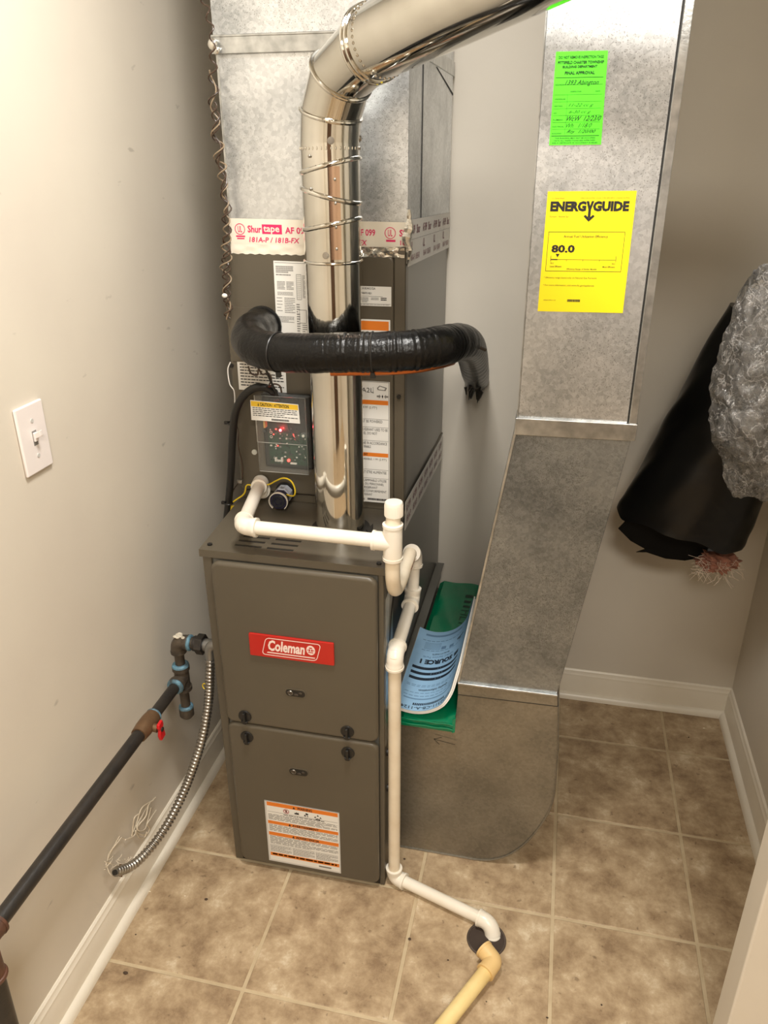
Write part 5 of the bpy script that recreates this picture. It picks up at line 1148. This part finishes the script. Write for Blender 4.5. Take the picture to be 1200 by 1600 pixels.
fsb += [(i, c0+i, c0+(i+1) % seg, (i+1) % seg) for i in range(seg)]+[tuple(range(c0, c0+seg)), tuple(range(rings*seg+seg-1, rings*seg-1, -1))]
mb.add(vs, fsb).build('black_wrap', 'black_bag', bb, sharp=60)
# ragged hem and flap
rg = random.Random(12)
hem = [P(u, v, 'y', 0.60) for u, v in ((966, 826), (985, 845), (1008, 858), (994, 863), (1010, 863), (1040, 873), (1070, 876), (1100, 871), (1130, 869), (1143, 864), (1140, 830), (1060, 800), (1000, 790))]
MB().prism(hem, (0, 0.003, 0)).build('torn_hem', 'black_hem_shaded', bb, smooth=False)
# pink wool
wool = MB(); cw = P(1118, 876, 'y', 0.60)
import itertools
bmw = bmesh.new(); bmesh.ops.create_icosphere(bmw, subdivisions=4, radius=1.0)
for v_ in bmw.verts:
    d = v_.co.copy(); n = 1+0.18*math.sin(9*d.x+3*d.y)+0.12*math.sin(17*d.z+11*d.x)+0.08*rg.uniform(-1, 1)
    v_.co = cw+Vector((d.x*0.048*n, d.y*0.03*n, d.z*0.028*n))
wool.v = [v_.co.copy() for v_ in bmw.verts]; wool.f = [tuple(x.index for x in f.verts) for f in bmw.faces]; bmw.free()
wool.build('pink_insulation', 'insulation_pink', bb)
mb = MB()
for k in range(60):
    a = cw+Vector((rg.uniform(-0.05, 0.05), -0.025, rg.uniform(-0.03, 0.02))); b_ = a+Vector((rg.uniform(-0.03, 0.03), -0.006, rg.uniform(-0.04, 0.01)))
    mb.tube([a, a.lerp(b_, 0.5)+Vector((rg.uniform(-0.008, 0.008), -0.004, 0)), b_], 0.0005, 4)
o = mb.build('loose_fibres', 'fibre', bb); o['kind'] = 'stuff'
lb = Label(plane(P(1106, 857, 'y', 0.555), (1, 0, 0.06), (0, 0, -1), (0, -1, 0), 0.024, 0.007), 'tape_blue'); lb.build('blue_tag', bb)
# ------------------------------------------------------------------ clear plastic film bundle
cf = P(1206, 608, 'y', 0.36)
pf = empty('plastic_film_bundle', cf, 'crumpled clear plastic film bundle hanging over the black insulation bundle', 'plastic film')
bmw = bmesh.new(); bmesh.ops.create_icosphere(bmw, subdivisions=6, radius=1.0)
from mathutils import noise
upf = (P(1245, 440, 'y', 0.36)-P(1205, 780, 'y', 0.36)).normalized(); sdf = upf.cross(Vector((0, -1, 0))).normalized(); fwf = sdf.cross(upf)
base_v = [v_.co.copy() for v_ in bmw.verts]; base_f = [tuple(x.index for x in f.verts) for f in bmw.faces]; bmw.free()
for k, (sc, nm) in enumerate(((1.0, 'film'), (0.80, 'inner_fold'), (0.55, 'inner_fold'))):
    mb = MB(); vs = []
    for d in base_v:
        o3 = Vector((3+k*5, 1, 5)); g3 = Vector((d.x*1.3, d.y*2.6, d.z*1.3))
        ridge = 1-abs(noise.noise(g3*1.7+o3))*2.2
        fine = 1-abs(noise.noise(g3*4.1+o3*2))*2.0
        n = noise.noise(g3*0.9+o3)*0.16+ridge*0.075+fine*0.042
        q = d*(0.86+n)*sc
        vs.append(cf+sdf*(q.x*0.118)+upf*(q.y*0.245)+fwf*(q.z*0.10))
    mb.v = vs; mb.f = base_f; mb.m = []
    mb.build(nm, 'clear_film', pf, sharp=18)

# ------------------------------------------------------------------ crumbs on the floor
spots = [(322, 1405, 'crumb_dark', 0.003), (300, 1345, 'crumb_dark', 0.002), (273, 1300, 'crumb_light', 0.002), (234, 1393, 'crumb_light', 0.0025), (289, 1400, 'crumb_light', 0.002), (196, 1520, 'crumb_dark', 0.005), (212, 1460, 'crumb_dark', 0.002), (640, 1467, 'crumb_dark', 0.0028), (855, 1590, 'crumb_dark', 0.002), (1100, 1138, 'crumb_light', 0.004), (1076, 1152, 'crumb_dark', 0.003), (632, 1342, 'crumb_dark', 0.003), (940, 1570, 'crumb_dark', 0.002), (700, 1500, 'crumb_dark', 0.002), (1036, 1270, 'crumb_dark', 0.002), (760, 1565, 'crumb_dark', 0.0018), (408, 1305, 'crumb_light', 0.003)]
mb = MB(); rg = random.Random(2)
for u, v, m_, s_ in spots:
    if u == 408: continue
    c = P(u, v, 'z', s_*0.4); mb.ball(c, s_, m_, sx=rg.uniform(0.7, 1.5), sy=rg.uniform(0.6, 1.2), sz=0.5, u=6, v=4)
o = mb.build('floor_debris', None, None, smooth=False); o['kind'] = 'stuff'; o['label'] = 'small dark and light crumbs scattered over the tiled floor'; o['category'] = 'debris'
